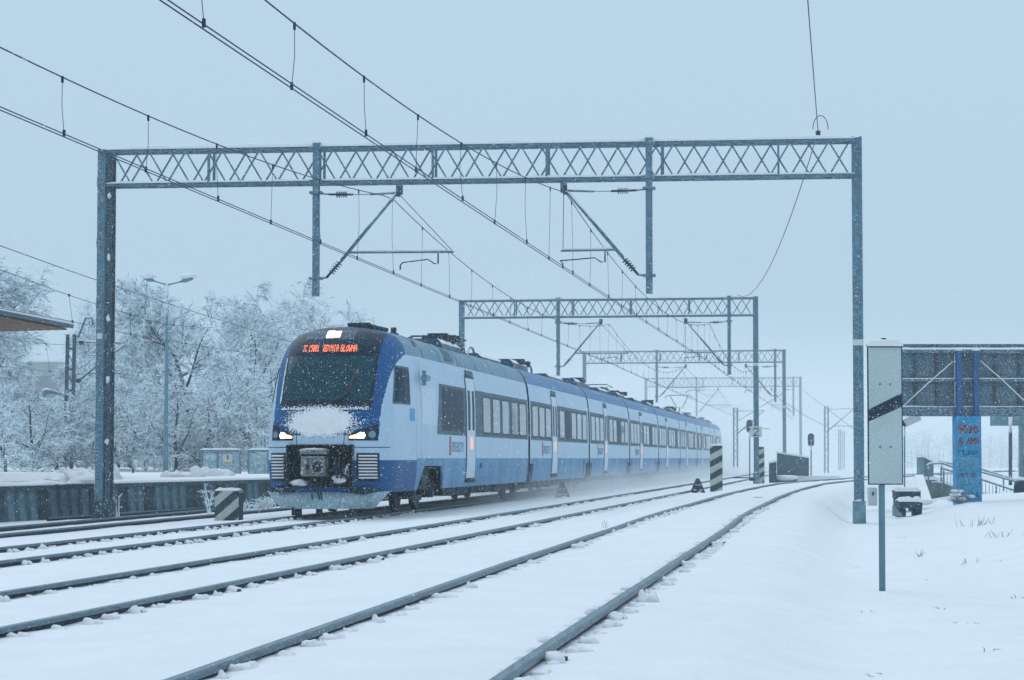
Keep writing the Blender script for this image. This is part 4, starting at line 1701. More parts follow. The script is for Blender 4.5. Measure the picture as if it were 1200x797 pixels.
# ------------------------------------------------------------------ billboard on the blue pillar
Y = 60.0
k = Y / F
pz = lambda v: CAMZ + (HORIZON - v) * k
pxx = lambda u: (u - CX) * k
gx = pxx(1132.5)
gz = ground(gx, Y)
bb = empty('billboard', (gx, Y, gz))
tag(bb, 'back of a large dark billboard on a blue pillar with graffiti', 'billboard')
x0, x1 = pxx(1044), pxx(1260)
cols = [1044, 1073, 1098, 1120, 1142, 1167, 1195, 1222, 1260]
for a_, b_ in zip(cols, cols[1:]):
    for za, zb_ in ((pz(445), pz(411)), (pz(480), pz(447))):
        mb = MB()
        lo, hi = min(za, zb_), max(za, zb_)
        mb.box(((pxx(a_) + pxx(b_)) / 2, Y + .10, (lo + hi) / 2), (pxx(b_) - pxx(a_) - .012, .03, hi - lo - .012))
        mb.build('sheet_panel', M['billboard'], bb)
for v, hgt, dy in ((412, .09, -.02), (446, .07, -.02), (478.5, .06, -.02)):
    mb = MB()
    mb.bar((x0, Y + dy, pz(v)), (x1, Y + dy, pz(v)), .16, hgt)
    r_ = mb.build('frame_rail', M['billboard'], bb)
    snow_strip(Vector((x0, Y + dy, pz(v) + hgt / 2)), Vector((x1, Y + dy, pz(v) + hgt / 2)), .17, .055 if v < 430 else .03, v).build('rail_snow', M['snow_fine'], r_)
mb = MB()
mb.bar((x0, Y + .05, pz(484)), (x1, Y + .05, pz(484)), .30, .17)
mb.build('bottom_beam', M['billboard'], bb)
mb = MB()
mb.box(((x0 + x1) / 2, Y + .14, pz(407.3)), (x1 - x0, .03, .19))
mb.build('top_strip', M['billboard'], bb)
for u in (1073, 1098, 1167, 1195, 1222):
    mb = MB()
    mb.bar((pxx(u), Y + .055, pz(480)), (pxx(u), Y + .055, pz(404)), .05, .055)
    mb.build('frame_upright', M['dark_steel'], bb)
for u in (1122.5, 1142.5):
    mb = MB()
    mb.bar((pxx(u), Y - .16, pz(489)), (pxx(u), Y - .16, pz(411)), .15, .12, up=(1, 0, 0))
    mb.build('blue_post', M['blue_post'], bb)
    mb = MB()
    mb.blob((pxx(u), Y - .16, pz(410.5)), (.2, .2, .09), random.Random(int(u)), 0, .4)
    mb.build('post_snow', M['snow_fine'], bb)
for pa, pb in (((1116, 424), (1058, 476)), ((1148, 423), (1200, 470))):
    mb = MB()
    A_, B_ = Vector((pxx(pa[0]), Y - .13, pz(pa[1]))), Vector((pxx(pb[0]), Y - .08, pz(pb[1])))
    mb.tube([A_, A_.lerp(B_, .5) + Vector((0, 0, .02)), B_], .016, 5)
    mb.build('snowy_cable', M['snow_fine'], bb)
mb = MB()
mb.box((gx, Y, (gz - .4 + pz(488)) / 2), (29 * k, .55, pz(488) - gz + .4))
pillar = mb.build('pillar', M['blue_pillar'], bb)
rg = random.Random(12)
def scrawl(mat, z, n, amp, w):
    mb = MB()
    cells = max(3, n // 3)
    yy = Y - .279
    wd_ = 25 * k / cells
    for c in range(cells):
        x0_ = gx - 12.5 * k + c * wd_
        h_ = amp * rg.uniform(.8, 1.3)
        z_ = z + rg.uniform(-.25, .25) * amp
        shape = rg.choice(((0, -1, 0, 1), (0, 1, 1, 1, 0, 0, 1, -1), (1, .8, 0, .4, 1, -.2, 0, -1), (0, -1, .5, 1, 1, -1), (0, 1, 0, -1, 1, -1, 1, 1),
                           (1, 1, 0, .5, 0, -.6, 1, -1, 1, 0, .5, 0), (0, -1, 0, 1, .5, 0, 1, 1, 1, -1)))
        p_ = [Vector((x0_ + shape[i] * wd_ * .85 + rg.uniform(-.006, .006), yy, z_ + shape[i + 1] * h_)) for i in range(0, len(shape), 2)]
        for a_, b_ in zip(p_, p_[1:]):
            mb.bar(a_, b_, .004, w * rg.uniform(.7, 1.2))
    mb.build('graffiti', M[mat], bb)
scrawl('graffiti_red', 1.97, 17, .10, .034)
scrawl('graffiti_red', 1.66, 15, .09, .032)
scrawl('graffiti_dark', 1.38, 14, .05, .018)
scrawl('graffiti_pale', 1.18, 17, .06, .016)
scrawl('graffiti_pale', 1.03, 14, .06, .014)
scrawl('graffiti_red', .80, 15, .05, .014)
scrawl('graffiti_pale', .66, 17, .06, .014)
scrawl('graffiti_pale', .48, 12, .05, .012)
scrawl('graffiti_dark', .28, 14, .07, .024)

# ------------------------------------------------------------------ ramp with handrails, slabs and small things by it
Yr = 72.0
def P72(u, v, Y=Yr): return at(u, v, Y)
ramp = empty('ramp_railing', P72(1103, 585), 0)
tag(ramp, 'galvanised handrail with bars along the ramp behind the blue pillar', 'railing')
top = [(1086, 546, 70), (1090, 543.5, 70.5), (1104, 543, 72), (1118, 548, 72), (1147, 552.5, 73), (1189, 564, 74), (1215, 571, 74.5)]
low = [(1092, 565.5, 70.5), (1104, 566, 72), (1118, 571, 72), (1147, 577, 73), (1189, 592, 74), (1215, 601, 74.5)]
top2 = [(1100, 541, 76), (1147, 549, 77), (1200, 566, 78)]
mid = [(1104, 549, 72), (1118, 553, 72), (1147, 561, 73), (1189, 575, 74), (1215, 583, 74.5)]
for nm, pts, r in (('handrail', top, .03), ('handrail', mid, .03), ('lower_rail', low, .022), ('far_handrail', top2, .03)):
    mb = MB()
    mb.tube([at(*p) for p in pts], r, 6)
    mb.build(nm, M['galv_rail'], ramp)
    mb = MB()
    mb.tube([at(*p) + Vector((0, 0, r * .9)) for p in pts], r * .75, 5)
    mb.build('rail_snow', M['snow_fine'], ramp)
ft, fl = curve([(p[0], p[1]) for p in mid]), curve([(p[0], p[1]) for p in low])
fY = linear([(p[0], p[2]) for p in mid])
u = 1106.0
i = 0
while u < 1205:
    a_, b_ = at(u, ft(u), fY(u)), at(u, fl(u), fY(u))
    mb = MB()
    mb.tube([a_, b_], .03 if i % 5 == 0 else .010, 5)
    mb.build('post' if i % 5 == 0 else 'baluster', M['galv_rail'], ramp)
    u += 4.1
    i += 1
for u, v0, v1, Y_ in ((1088, 545, 572, 70.5), (1103, 543, 570, 72), (1189, 563, 600, 74), (1125, 544, 560, 76.5), (1176, 557, 575, 77.5)):
    mb = MB()
    mb.tube([at(u, v0, Y_), at(u, v1, Y_)], .028, 6)
    mb.build('post', M['galv_rail'], ramp)

mb = MB()
pl = [(1083, 562), (1093, 562), (1118, 573), (1147, 579), (1190, 594), (1215, 604), (1215, 640), (1083, 640)]
mb.prism([at(u, v, 73.2 + (u - 1083) * .014) for u, v in pl], (0, .3, 0))
rw = mb.build('ramp_wall', M['concrete_warm'])
tag(rw, 'low tan concrete ramp wall below the galvanised handrail', 'wall')
pts = [at(u, v, 73.2 + (u - 1083) * .014) + Vector((0, .12, 0)) for u, v in pl[:6]]
mb = MB()
for a_, b_ in zip(pts, pts[1:]):
    mb.bar(a_ + Vector((0, 0, .04)), b_ + Vector((0, 0, .04)), .36, .10)
mb.build('snow_cap', M['snow_fine'], rw)
mb = MB()
mb.prism([at(u, v, 78) for u, v in ((1083, 600), (1094, 600), (1094, 541), (1083, 535))], (0, 1.4, 0))
o = mb.build('parapet_pier', M['concrete'])
tag(o, 'grey sloping concrete parapet pier at the head of the ramp', 'pier')
mb = MB()
mb.prism([at(u, v, 77.9) for u, v in ((1082, 535.5), (1095, 542), (1095, 539.5), (1082, 533))], (0, 1.5, 0))
mb.build('snow_cap', M['snow_fine'], o)

def slab(label, u0, u1, v0, v1, Y, d=.5, tilt=0.0):
    a_, b_ = at(u0, v1, Y), at(u1, v0, Y)
    root = empty('concrete_slab', ((a_.x + b_.x) / 2, Y, a_.z), 0)
    tag(root, label, 'concrete slab', 'snow topped concrete slabs near the board')
    mb = MB()
    mb.box(((a_.x + b_.x) / 2, Y + d / 2, (a_.z + b_.z) / 2), (b_.x - a_.x, d, b_.z - a_.z), 0, Matrix.Rotation(tilt, 3, 'Y'))
    mb.build('slab', M['concrete_dark'], root)
    mb = MB()
    mb.box(((a_.x + b_.x) / 2 - .2, Y + d / 2 + .1, a_.z - .25), (.2, d * .8, .5))
    mb.box(((a_.x + b_.x) / 2 + .2, Y + d / 2 + .1, a_.z - .25), (.2, d * .8, .5))
    mb.build('support', M['concrete_dark'], root)
    sn = snow_strip(Vector((a_.x - .03, Y + d / 2, b_.z)), Vector((b_.x + .03, Y + d / 2, b_.z)), d * 1.1, .12, u0)
    sn.build('snow_cap', M['snow_fine'], root)
slab('upper snow topped slab beside the distance board, by the lamp pole', 1050, 1079, 576, 584, 62.5, .6)
slab('lower snow topped slab beside the distance board, nearer the camera', 1054, 1081, 588, 596, 58.5, .5, R(4))
mb = MB()
a_ = at(1048, 605, 57.5)
mb.prism([a_, a_ + Vector((.22, 0, 0)), a_ + Vector((.0, 0, .26))], (0, .3, 0))
o = mb.build('concrete_wedge', M['concrete'])
tag(o, 'small grey concrete wedge lying in front of the slabs', 'concrete block')
mb = MB()
mb.prism([at(u, v, Y_) for u, v, Y_ in ((1072, 560, 74), (1082, 560, 74), (1092, 590, 66), (1078, 590, 66))], (0, 0, .10))
o = mb.build('ramp_kerb', M['snow_fine'])
tag(o, 'snow covered kerb leading from the slabs up to the parapet pier', 'kerb')

def cabinet(label, u0, u1, v0, v1, Y):
    a_, b_ = at(u0, v1, Y), at(u1, v0, Y)
    root = empty('trackside_cabinet', ((a_.x + b_.x) / 2, Y, a_.z))
    tag(root, label, 'cabinet')
    mb = MB()
    mb.box(((a_.x + b_.x) / 2, Y + .12, (a_.z + b_.z) / 2 - .1), (b_.x - a_.x, .24, b_.z - a_.z + .2))
    mb.build('case', M['plate'], root)
    mb = MB()
    mb.box(((a_.x + b_.x) / 2, Y - .006, lerp(a_.z, b_.z, .45)), (.05, .01, .10))
    mb.build('latch', M['clip'], root)
    snow_strip(Vector((a_.x, Y + .12, b_.z)), Vector((b_.x, Y + .12, b_.z)), .26, .04, 1).build('snow_cap', M['snow_fine'], root)
cabinet('small white cabinet in the snow right of the nearest gantry mast', 1018, 1028, 572, 584, 64)

# flood lamp on a thin pole
p0, p1 = at(1060, 580, 64), at(1060, 497, 64)
root = empty('flood_lamp', p0)
tag(root, 'tilted flood lamp on a thin pole beside the distance board', 'lamp')
mb = MB(); mb.tube([p0 - Vector((0, 0, .3)), p1], .022, 6); mb.build('pole', M['lamp_post'], root)
mb = MB(); mb.box(p1 + Vector((.2, 0, .12)), (.44, .25, .22), 0, Matrix.Rotation(R(-25), 3, 'Y')); mb.build('lamp_head', M['plate'], root)
mb = MB(); mb.box(p1 + Vector((-.02, 0, .02)), (.10, .12, .14)); mb.build('bracket', M['signal_dark'], root)

# litter bin at the ramp
p0 = at(1196, 594, 70)
root = empty('litter_bin', p0)
tag(root, 'dark round bin with snow on top at the end of the handrail', 'bin')
mb = MB(); mb.tube([p0 - Vector((0, 0, .2)), p0 + Vector((0, 0, .1)), p0 + Vector((0, 0, .6)), p0 + Vector((0, 0, .78)), p0 + Vector((0, 0, .84))], [.16, .19, .2, .14, .05], 12); mb.build('body', M['signal_dark'], root)
mb = MB(); mb.blob(p0 + Vector((0, 0, .82)), (.26, .26, .14), random.Random(3), 0, .3); mb.build('snow_cap', M['snow_fine'], root)

# lamp post and sign bridge far right
p0, p1 = at(1184, 585, 90), at(1184, 490, 90)
mb = MB(); mb.tube([p0 - Vector((0, 0, .5)), p1], .07, 8)
o = mb.build('steel_pole', M['dark_steel']); tag(o, 'dark vertical pole behind the handrail, right of the blue pillar', 'pole')
mb = MB(); mb.blob(p1, (.18, .18, .10), random.Random(1), 0, .3); mb.build('snow_cap', M['snow_fine'], o)
root = empty('sign_bridge', at(1197, 545, 130))
tag(root, 'grey box beam on a pale column, low under the billboard', 'sign bridge')
a_, b_ = at(1162, 499, 130), at(1300, 484, 130)
mb = MB(); mb.box(((a_.x + b_.x) / 2, 130, (a_.z + b_.z) / 2), (b_.x - a_.x, .8, b_.z - a_.z)); mb.build('box_beam', M['concrete'], root)
mb = MB(); mb.bar(at(1162, 496, 129.5), at(1300, 494, 129.5), .06, .06); mb.build('beam_rail', M['galv_rail'], root)
mb = MB(); mb.bar(at(1198, 565, 130), at(1198, 497, 130), .35, .35); mb.build('column', M['concrete'], root)

# ------------------------------------------------------------------ barrier panels beyond the second gantry
Yb = 112.0
root = empty('barrier', at(925, 566, Yb))
tag(root, 'grey speckled concrete barrier with a snowy top beyond the curved track', 'barrier')
mb = MB(); mb.prism([at(u, v, Yb) for u, v in ((911, 557), (948, 558), (948, 537), (911, 531))], (0, .22, 0)); mb.build('panel', M['mesh_panel'], root)
mb = MB(); mb.prism([at(u, v, Yb - .03) for u, v in ((910.5, 531), (948.5, 537), (948.5, 535), (910.5, 529))], (0, .28, 0)); mb.build('snow_cap', M['snow_fine'], root)
mb = MB(); mb.prism([at(u, v, Yb - 1) for u, v in ((902.5, 566), (910, 566), (910, 541), (902.5, 543))], (0, .5, 0)); mb.build('end_block', M['concrete_dark'], root)
mb = MB(); mb.prism([at(u, v, Yb - 1) for u, v in ((902, 543), (910.5, 541), (910.5, 538.5), (902, 541))], (0, .5, 0)); mb.build('snow_cap', M['snow_fine'], root)
mb = MB(); mb.prism([at(u, v, Yb - .6) for u, v in ((904, 570), (934, 570), (934, 560), (904, 561))], (0, .6, 0)); mb.build('base_slab', M['concrete'], root)
mb = MB(); mb.blob(at(920, 560, Yb - .5), (1.35, .9, .28), random.Random(3), 0, .2); mb.build('slab_snow', M['snow_fine'], root)
mb = MB(); mb.prism([at(u, v, Yb + 1) for u, v in ((930, 566), (985, 566), (985, 557.5), (930, 558))], (0, 1, 0)); mb.build('snow_bank', M['snow_fine'], root)

# ------------------------------------------------------------------ far masts, signals, wires
def far_mast(label, u, v0, v1, Y, w=.22, arm=0):
    a_, b_ = at(u, v0, Y), at(u, v1, Y)
    root = empty('catenary_mast', a_)
    tag(root, label, 'mast', 'far overhead line masts fading into the haze')
    mb = MB()
    for sg in (-1, 1):
        mb.bar(a_ + Vector((sg * w / 2, 0, -.5)), b_ + Vector((sg * w / 2, 0, 0)), .07, .12)
    z = a_.z
    i = 0
    while z < b_.z - .5:
        mb.bar((a_.x + (w / 2 if i % 2 else -w / 2), Y, z), (a_.x - (w / 2 if i % 2 else -w / 2), Y, z + .5), .04, .04)
        z += .5
        i += 1
    mb.build('lattice_mast', M['steel'], root)
    mb = MB(); mb.blob(b_, (w * 1.5, .3, .14), random.Random(1), 0, .4); mb.build('snow_cap', M['snow_fine'], root)
    if arm:
        mb = MB()
        s = arm
        mb.tube([b_ - Vector((0, 0, 2.1)), b_ + Vector((s * 2.2, 0, -.2))], .05, 6)
        mb.tube([b_ + Vector((0, 0, -.25)), b_ + Vector((s * 2.2, 0, -.2))], .03, 6)
        mb.tube([b_ + Vector((s * .6, 0, -1.6)), b_ + Vector((s * 2.6, 0, -1.6))], .035, 6)
        mb.build('bracket', M['steel'], root)
    return root
far_mast('faint lattice mast just right of the train tail', 862, 540, 478, 180, .28, 1)
far_mast('faint lattice mast between the barrier and the nearest gantry mast', 968.5, 560, 476, 190, .28, 1)
far_mast('very faint pole, left one of the pair close to the nearest gantry mast', 984, 558, 503, 240, .2)
far_mast('very faint pole, right one of the pair close to the nearest gantry mast', 988.5, 558, 505, 260, .2)

def signal(label, u, v, vb, Y):
    c, b_ = at(u, v, Y), at(u, vb, Y)
    root = empty('railway_signal', b_)
    tag(root, label, 'signal', 'dark oval signals in the haze')
    mb = MB(); mb.tube([b_ - Vector((0, 0, .5)), c], .05, 6); mb.build('post', M['steel'], root)
    mb = MB()
    pts = [Vector((math.cos(t) * .20, 0, math.copysign(.22, math.sin(t)) + math.sin(t) * .20)) for t in [2 * math.pi * i / 20 for i in range(20)]]
    mb.prism([c + p for p in pts], (0, .12, 0))
    mb.build('signal_board', M['signal_dark'], root)
    mb = MB()
    for z in (.2, -.2):
        mb.tube([c + Vector((0, -.16, z)), c + Vector((0, -.01, z))], .09, 10)
    mb.build('signal_lens', M['concrete_dark'], root)
signal('dark oval signal beside the number plate mast', 878.5, 499.5, 552, 150)
signal('dark oval signal above the concrete barrier', 950.5, 515.5, 556, 150)
o, _, _ = pixel_wire('far_wire', [(918, 470, 163), (940, 485, 176), (968, 500, 190)], .018)
tag(o, 'faint wire from the third gantry mast to the far lattice mast', 'wire')
o, _, _ = pixel_wire('far_wire', [(938, 455, 215), (968, 478, 190), (1003, 505, 165)], .018)
tag(o, 'faint wire crossing the top of the far lattice mast', 'wire')
o, _, _ = pixel_wire('far_wire', [(862, 495, 180), (890, 478, 175), (919, 460, 163)], .018)
tag(o, 'faint wire rising from the mast at the train tail', 'wire')
mb = MB()
a_ = at(876, 563, 108)
mb.box(a_ + Vector((-.2, 0, .12)), (.9, .12, .05)); mb.box(a_ + Vector((.2, 0, .06)), (.25, .3, .16))
o = mb.build('point_rod', M['signal_dark'])
tag(o, 'short dark point rod lying left of the number plate mast', 'point rod')
mb = MB()
a_ = at(883, 583.5, 50)
mb.bar(a_, at(893, 583.8, 50), .05, .012)
o = mb.build('cable_cover', M['concrete'])
o.location.z = .015
tag(o, 'thin cable cover edge showing through the snow between the curved rails', 'cable cover')

# ------------------------------------------------------------------ left side: canopy, mast, lamp post, balustrades, building
root = empty('platform_canopy', (-17, 60, PZ))
tag(root, 'platform canopy with brown slatted underside at the left edge', 'canopy')
cz = 5.38
def cxr(Y): return -14.8 + .1 * (Y - 68)
mb = MB()
pr = [(-24, 42), (cxr(42), 42), (cxr(75), 75), (-24, 83)]
mb.prism([(x, y, cz + .02) for x, y in pr], (0, 0, .10))
mb.build('roof_deck', M['canopy_trim'], root)
mb = MB()
mb.prism([(x, y, cz + .125) for x, y in [(-24, 41.9), (cxr(42) + .03, 41.9), (cxr(75) + .03, 75.05), (-24, 83.05)]], (0, 0, .09))
mb.build('roof_snow', M['snow_fine'], root)
mb = MB()
mb.prism([(cxr(42) + .02, 42, cz + .0), (cxr(75) + .02, 75, cz + .0), (cxr(75) + .02, 75, cz + .12), (cxr(42) + .02, 42, cz + .12)], (.05, 0, 0))
mb.build('fascia', M['canopy_trim'], root)
mb = MB(); mb.box((0, 0, 0), (.19, 35, .05)); sl = mb.mesh('ceiling_slat', M['wood_brown'])
for i in range(34):
    obj('ceiling_slat', sl, root, (cxr(58) - .25 - i * .27, 57.4 + .11 * i, cz - .04), (0, 0, -math.atan(.1)))
for Yc in (50, 66):
    mb = MB(); mb.bar((-24, Yc, cz - .36), (cxr(Yc) - 1.0, Yc, cz - .25), .25, .30); mb.build('cross_beam', M['canopy_trim'], root)
    mb = MB(); mb.tube([(-19.6, Yc, PZ - .2), (-19.6, Yc, cz - .3)], .13, 10); mb.build('column', M['canopy_trim'], root)

# lattice catenary mast on the platform
Ym = 112.0
root = empty('catenary_mast', at(82, 553, Ym))
tag(root, 'two legged lattice mast with cantilever behind the snow heaps', 'mast', 'overhead line masts beyond the platform')
mb = MB()
for u in (77.5, 85.5):
    mb.bar(at(u - 2, 558, Ym), at(u + 2, 392, Ym), .14, .16)
mb.build('mast', M['dark_steel'], root)
for i, v in enumerate((408, 432, 457, 482, 507, 532)):
    mb = MB(); mb.bar(at(78.5 - (v - 400) * .015, v, Ym), at(86.5 - (v - 400) * .015, v + 1, Ym), .05, .12); mb.build('rung', M['steel'], root)
    mb = MB(); mb.bar(at(78.3 - (v - 400) * .015, v + 2, Ym), at(86.5 - (v - 400) * .015, v + 20, Ym), .04, .05); mb.build('lacing', M['steel'], root)
mb = MB()
mb.tube([at(85, 394, Ym), at(92, 394, Ym), at(100, 373, Ym), at(108, 372, Ym), at(109, 381, Ym)], .07, 6)
mb.build('peak_arm', M['steel'], root)
mb = MB(); mb.tube([at(84, 448, Ym), at(92, 446, Ym), at(118, 425, Ym), at(148, 403, Ym)], [.08, .07, .06, .05], 6); mb.build('bracket_tube', M['steel'], root)
mb = MB(); mb.tube([at(87, 401, Ym), at(147, 402, Ym)], .03, 6); mb.build('stay_rod', M['steel'], root)
mb = MB(); mb.tube([at(102, 438, Ym), at(150, 437.5, Ym)], .035, 6); mb.build('registration_tube', M['steel'], root)
mb = MB(); mb.tube([at(133, 443, Ym), at(153, 442, Ym), at(156, 446, Ym)], .03, 6); mb.build('steady_arm', M['steel'], root)
mb = MB(); mb.tube([at(93, 401, Ym), at(98, 401.2, Ym)], .11, 8); mb.tube([at(90, 447, Ym), at(94, 444, Ym)], .12, 8); mb.build('insulator', M['insulator'], root)
snow_strip(at(87, 400, Ym), at(146, 401, Ym), .08, .06, 1).build('snow_cap', M['snow_fine'], root)
# second faint mast further back with a lamp-like bracket
mb = MB(); mb.tube([at(50, 463, 118), at(55, 458, 118), at(62, 459, 118), at(76, 464, 118)], [.14, .16, .10, .05], 8)
o = mb.build('arm_lamp', M['lamp_post']); tag(o, 'small snow topped lamp on an arm left of the two legged mast', 'lamp')
mb = MB(); mb.blob(at(56, 457, 118), (.6, .3, .16), random.Random(2), 0, .3); mb.build('snow_cap', M['snow_fine'], o)

# lamp post with two arms
Yl = 100.0
root = empty('lamp_post', at(195, 553, Yl))
tag(root, 'tall double armed street lamp with snow on its heads behind the platform', 'street lamp')
mb = MB(); mb.tube([at(194, 558, Yl), at(196, 332, Yl)], [.11, .055], 8); mb.build('pole', M['lamp_post'], root)
for pa, pb, pc in (((196, 334), (180, 329), (167, 324)), ((196, 334), (212, 330), (228, 324))):
    mb = MB(); mb.tube([at(*pa, Yl), at(*pb, Yl)], .04, 6); mb.build('arm', M['lamp_post'], root)
    mb = MB(); mb.tube([at(*pb, Yl), at(lerp(pb[0], pc[0], .3), lerp(pb[1], pc[1], .3), Yl), at(lerp(pb[0], pc[0], .8), lerp(pb[1], pc[1], .8), Yl), at(*pc, Yl)], [.05, .12, .11, .03], 8); hd_ = mb.build('lamp_head', M['lamp_post'], root)
    c = at((pb[0] + pc[0]) / 2, (pb[1] + pc[1]) / 2 - 3.0, Yl)
    mb = MB(); mb.blob(c, (.72, .36, .26), random.Random(int(pb[0])), 0, .3); mb.build('head_snow', M['snow_fine'], root)

# glass balustrades
def balustrade(label, u0, u1, posts, sign=False, Y=90.0):
    a_, b_ = at(u0, 528.5, Y), at(u1, 528.5, Y)
    root = empty('glass_balustrade', (a_.x, Y, PZ))
    tag(root, label, 'balustrade', 'glazed balustrades on the platform')
    mb = MB(); mb.bar(a_, b_, .06, .08); r_ = mb.build('top_rail', M['galv_rail'], root)
    snow_strip(a_ + Vector((0, 0, .04)), b_ + Vector((0, 0, .04)), .10, .07, u0).build('snow_cap', M['snow_fine'], root)
    for u in posts:
        mb = MB(); mb.bar(at(u, 528, Y), at(u, 560, Y), .07, .07); mb.build('post', M['galv_rail'], root)
    for p, q in zip(posts, posts[1:]):
        mb = MB(); mb.box(((at(p, 540, Y).x + at(q, 540, Y).x) / 2, Y + .02, (at(p, 533, Y).z + PZ) / 2 + .03), (at(q, 540, Y).x - at(p, 540, Y).x - .1, .02, at(p, 531, Y).z - PZ - .02))
        mb.build('glass_panel', M['glass'], root)
    if sign:
        c = at(267, 538.5, Y)
        mb = MB(); mb.box(c + Vector((0, -.04, 0)), (.36, .02, .40)); sg_ = mb.build('notice', M['plate'], root)
        mb = MB(); mb.box(c + Vector((0, -.056, .07)), (.05, .008, .13)); mb.blob(c + Vector((0, -.056, .15)), (.05, .01, .05), random.Random(1), 0, 0); mb.build('figure_symbol', M['hazard_black'], root)
        mb = MB(); mb.box(c + Vector((0, -.056, -.13)), (.28, .008, .07)); mb.build('yellow_band', M['yellow'], root)
M['glass'] = pm('frosted_glass', (0.34, 0.40, 0.43), 0.3, 0.25, 5, dust=0.4, dust_scale=8)
balustrade('glazed balustrade with a small notice on the platform beside the train', 234, 283, [236, 255, 281.5], True)
balustrade('plain glazed balustrade on the platform next to the train nose', 290, 345, [291.5, 314, 343])
root = empty('low_railing', at(50, 556, 95))
tag(root, 'low dark railing showing above the platform snow', 'railing')
for u, v in ((50, 551), (74, 550), (136, 548), (156, 549), (112, 549)):
    mb = MB(); mb.bar(at(u, v, 95), at(u, 562, 95), .07, .07); mb.build('post', M['signal_dark'], root)
for (ua, va), (ub, vb) in (((50, 553), (74, 552)), ((74, 551.5), (88, 551)), ((136, 550), (156, 550.5))):
    mb = MB(); mb.bar(at(ua, va, 95), at(ub, vb, 95), .05, .06); r_ = mb.build('rail', M['galv_rail'], root)
    mb = MB(); mb.bar(at(ua, va - 1, 95), at(ub, vb - 1, 95), .06, .04); mb.build('rail_snow', M['snow_fine'], root)

# far building
Yf = 250.0
root = empty('apartment_building', at(50, 540, Yf))
tag(root, 'faint brown and pale flat roofed building behind the frosted trees', 'building')
a_, b_ = at(15, 545, Yf), at(108, 424, Yf)
mb = MB(); mb.box(((a_.x + b_.x) / 2, Yf + 5, (a_.z + b_.z) / 2), (b_.x - a_.x, 10, b_.z - a_.z)); mb.build('wall', M['facade'], root)
a_, b_ = at(42, 545, Yf - 1), at(82, 443, Yf - 1)
mb = MB(); mb.box(((a_.x + b_.x) / 2, Yf + 2, (a_.z + b_.z) / 2), (b_.x - a_.x, 8, b_.z - a_.z)); mb.build('brick_wing', M['brick'], root)
mb = MB(); mb.box((at(61, 0, Yf).x, Yf + 4, at(0, 423, Yf).z), (9, 11, .3)); mb.build('roof', M['snow_fine'], root)
mb = MB(); mb.box((0, 0, 0), (.9, .1, 1.2)); wm = mb.mesh('window', M['far_glass'])
for j, v in enumerate((432, 447, 462, 478)):
    for i, u in enumerate((22, 32, 90, 100) if j == 0 else (22, 32, 47, 55, 63, 71, 78, 90, 100)):
        inb = 42 < u < 82
        obj('window', wm, root, at(u, v, Yf - (2.1 if inb else .06)))

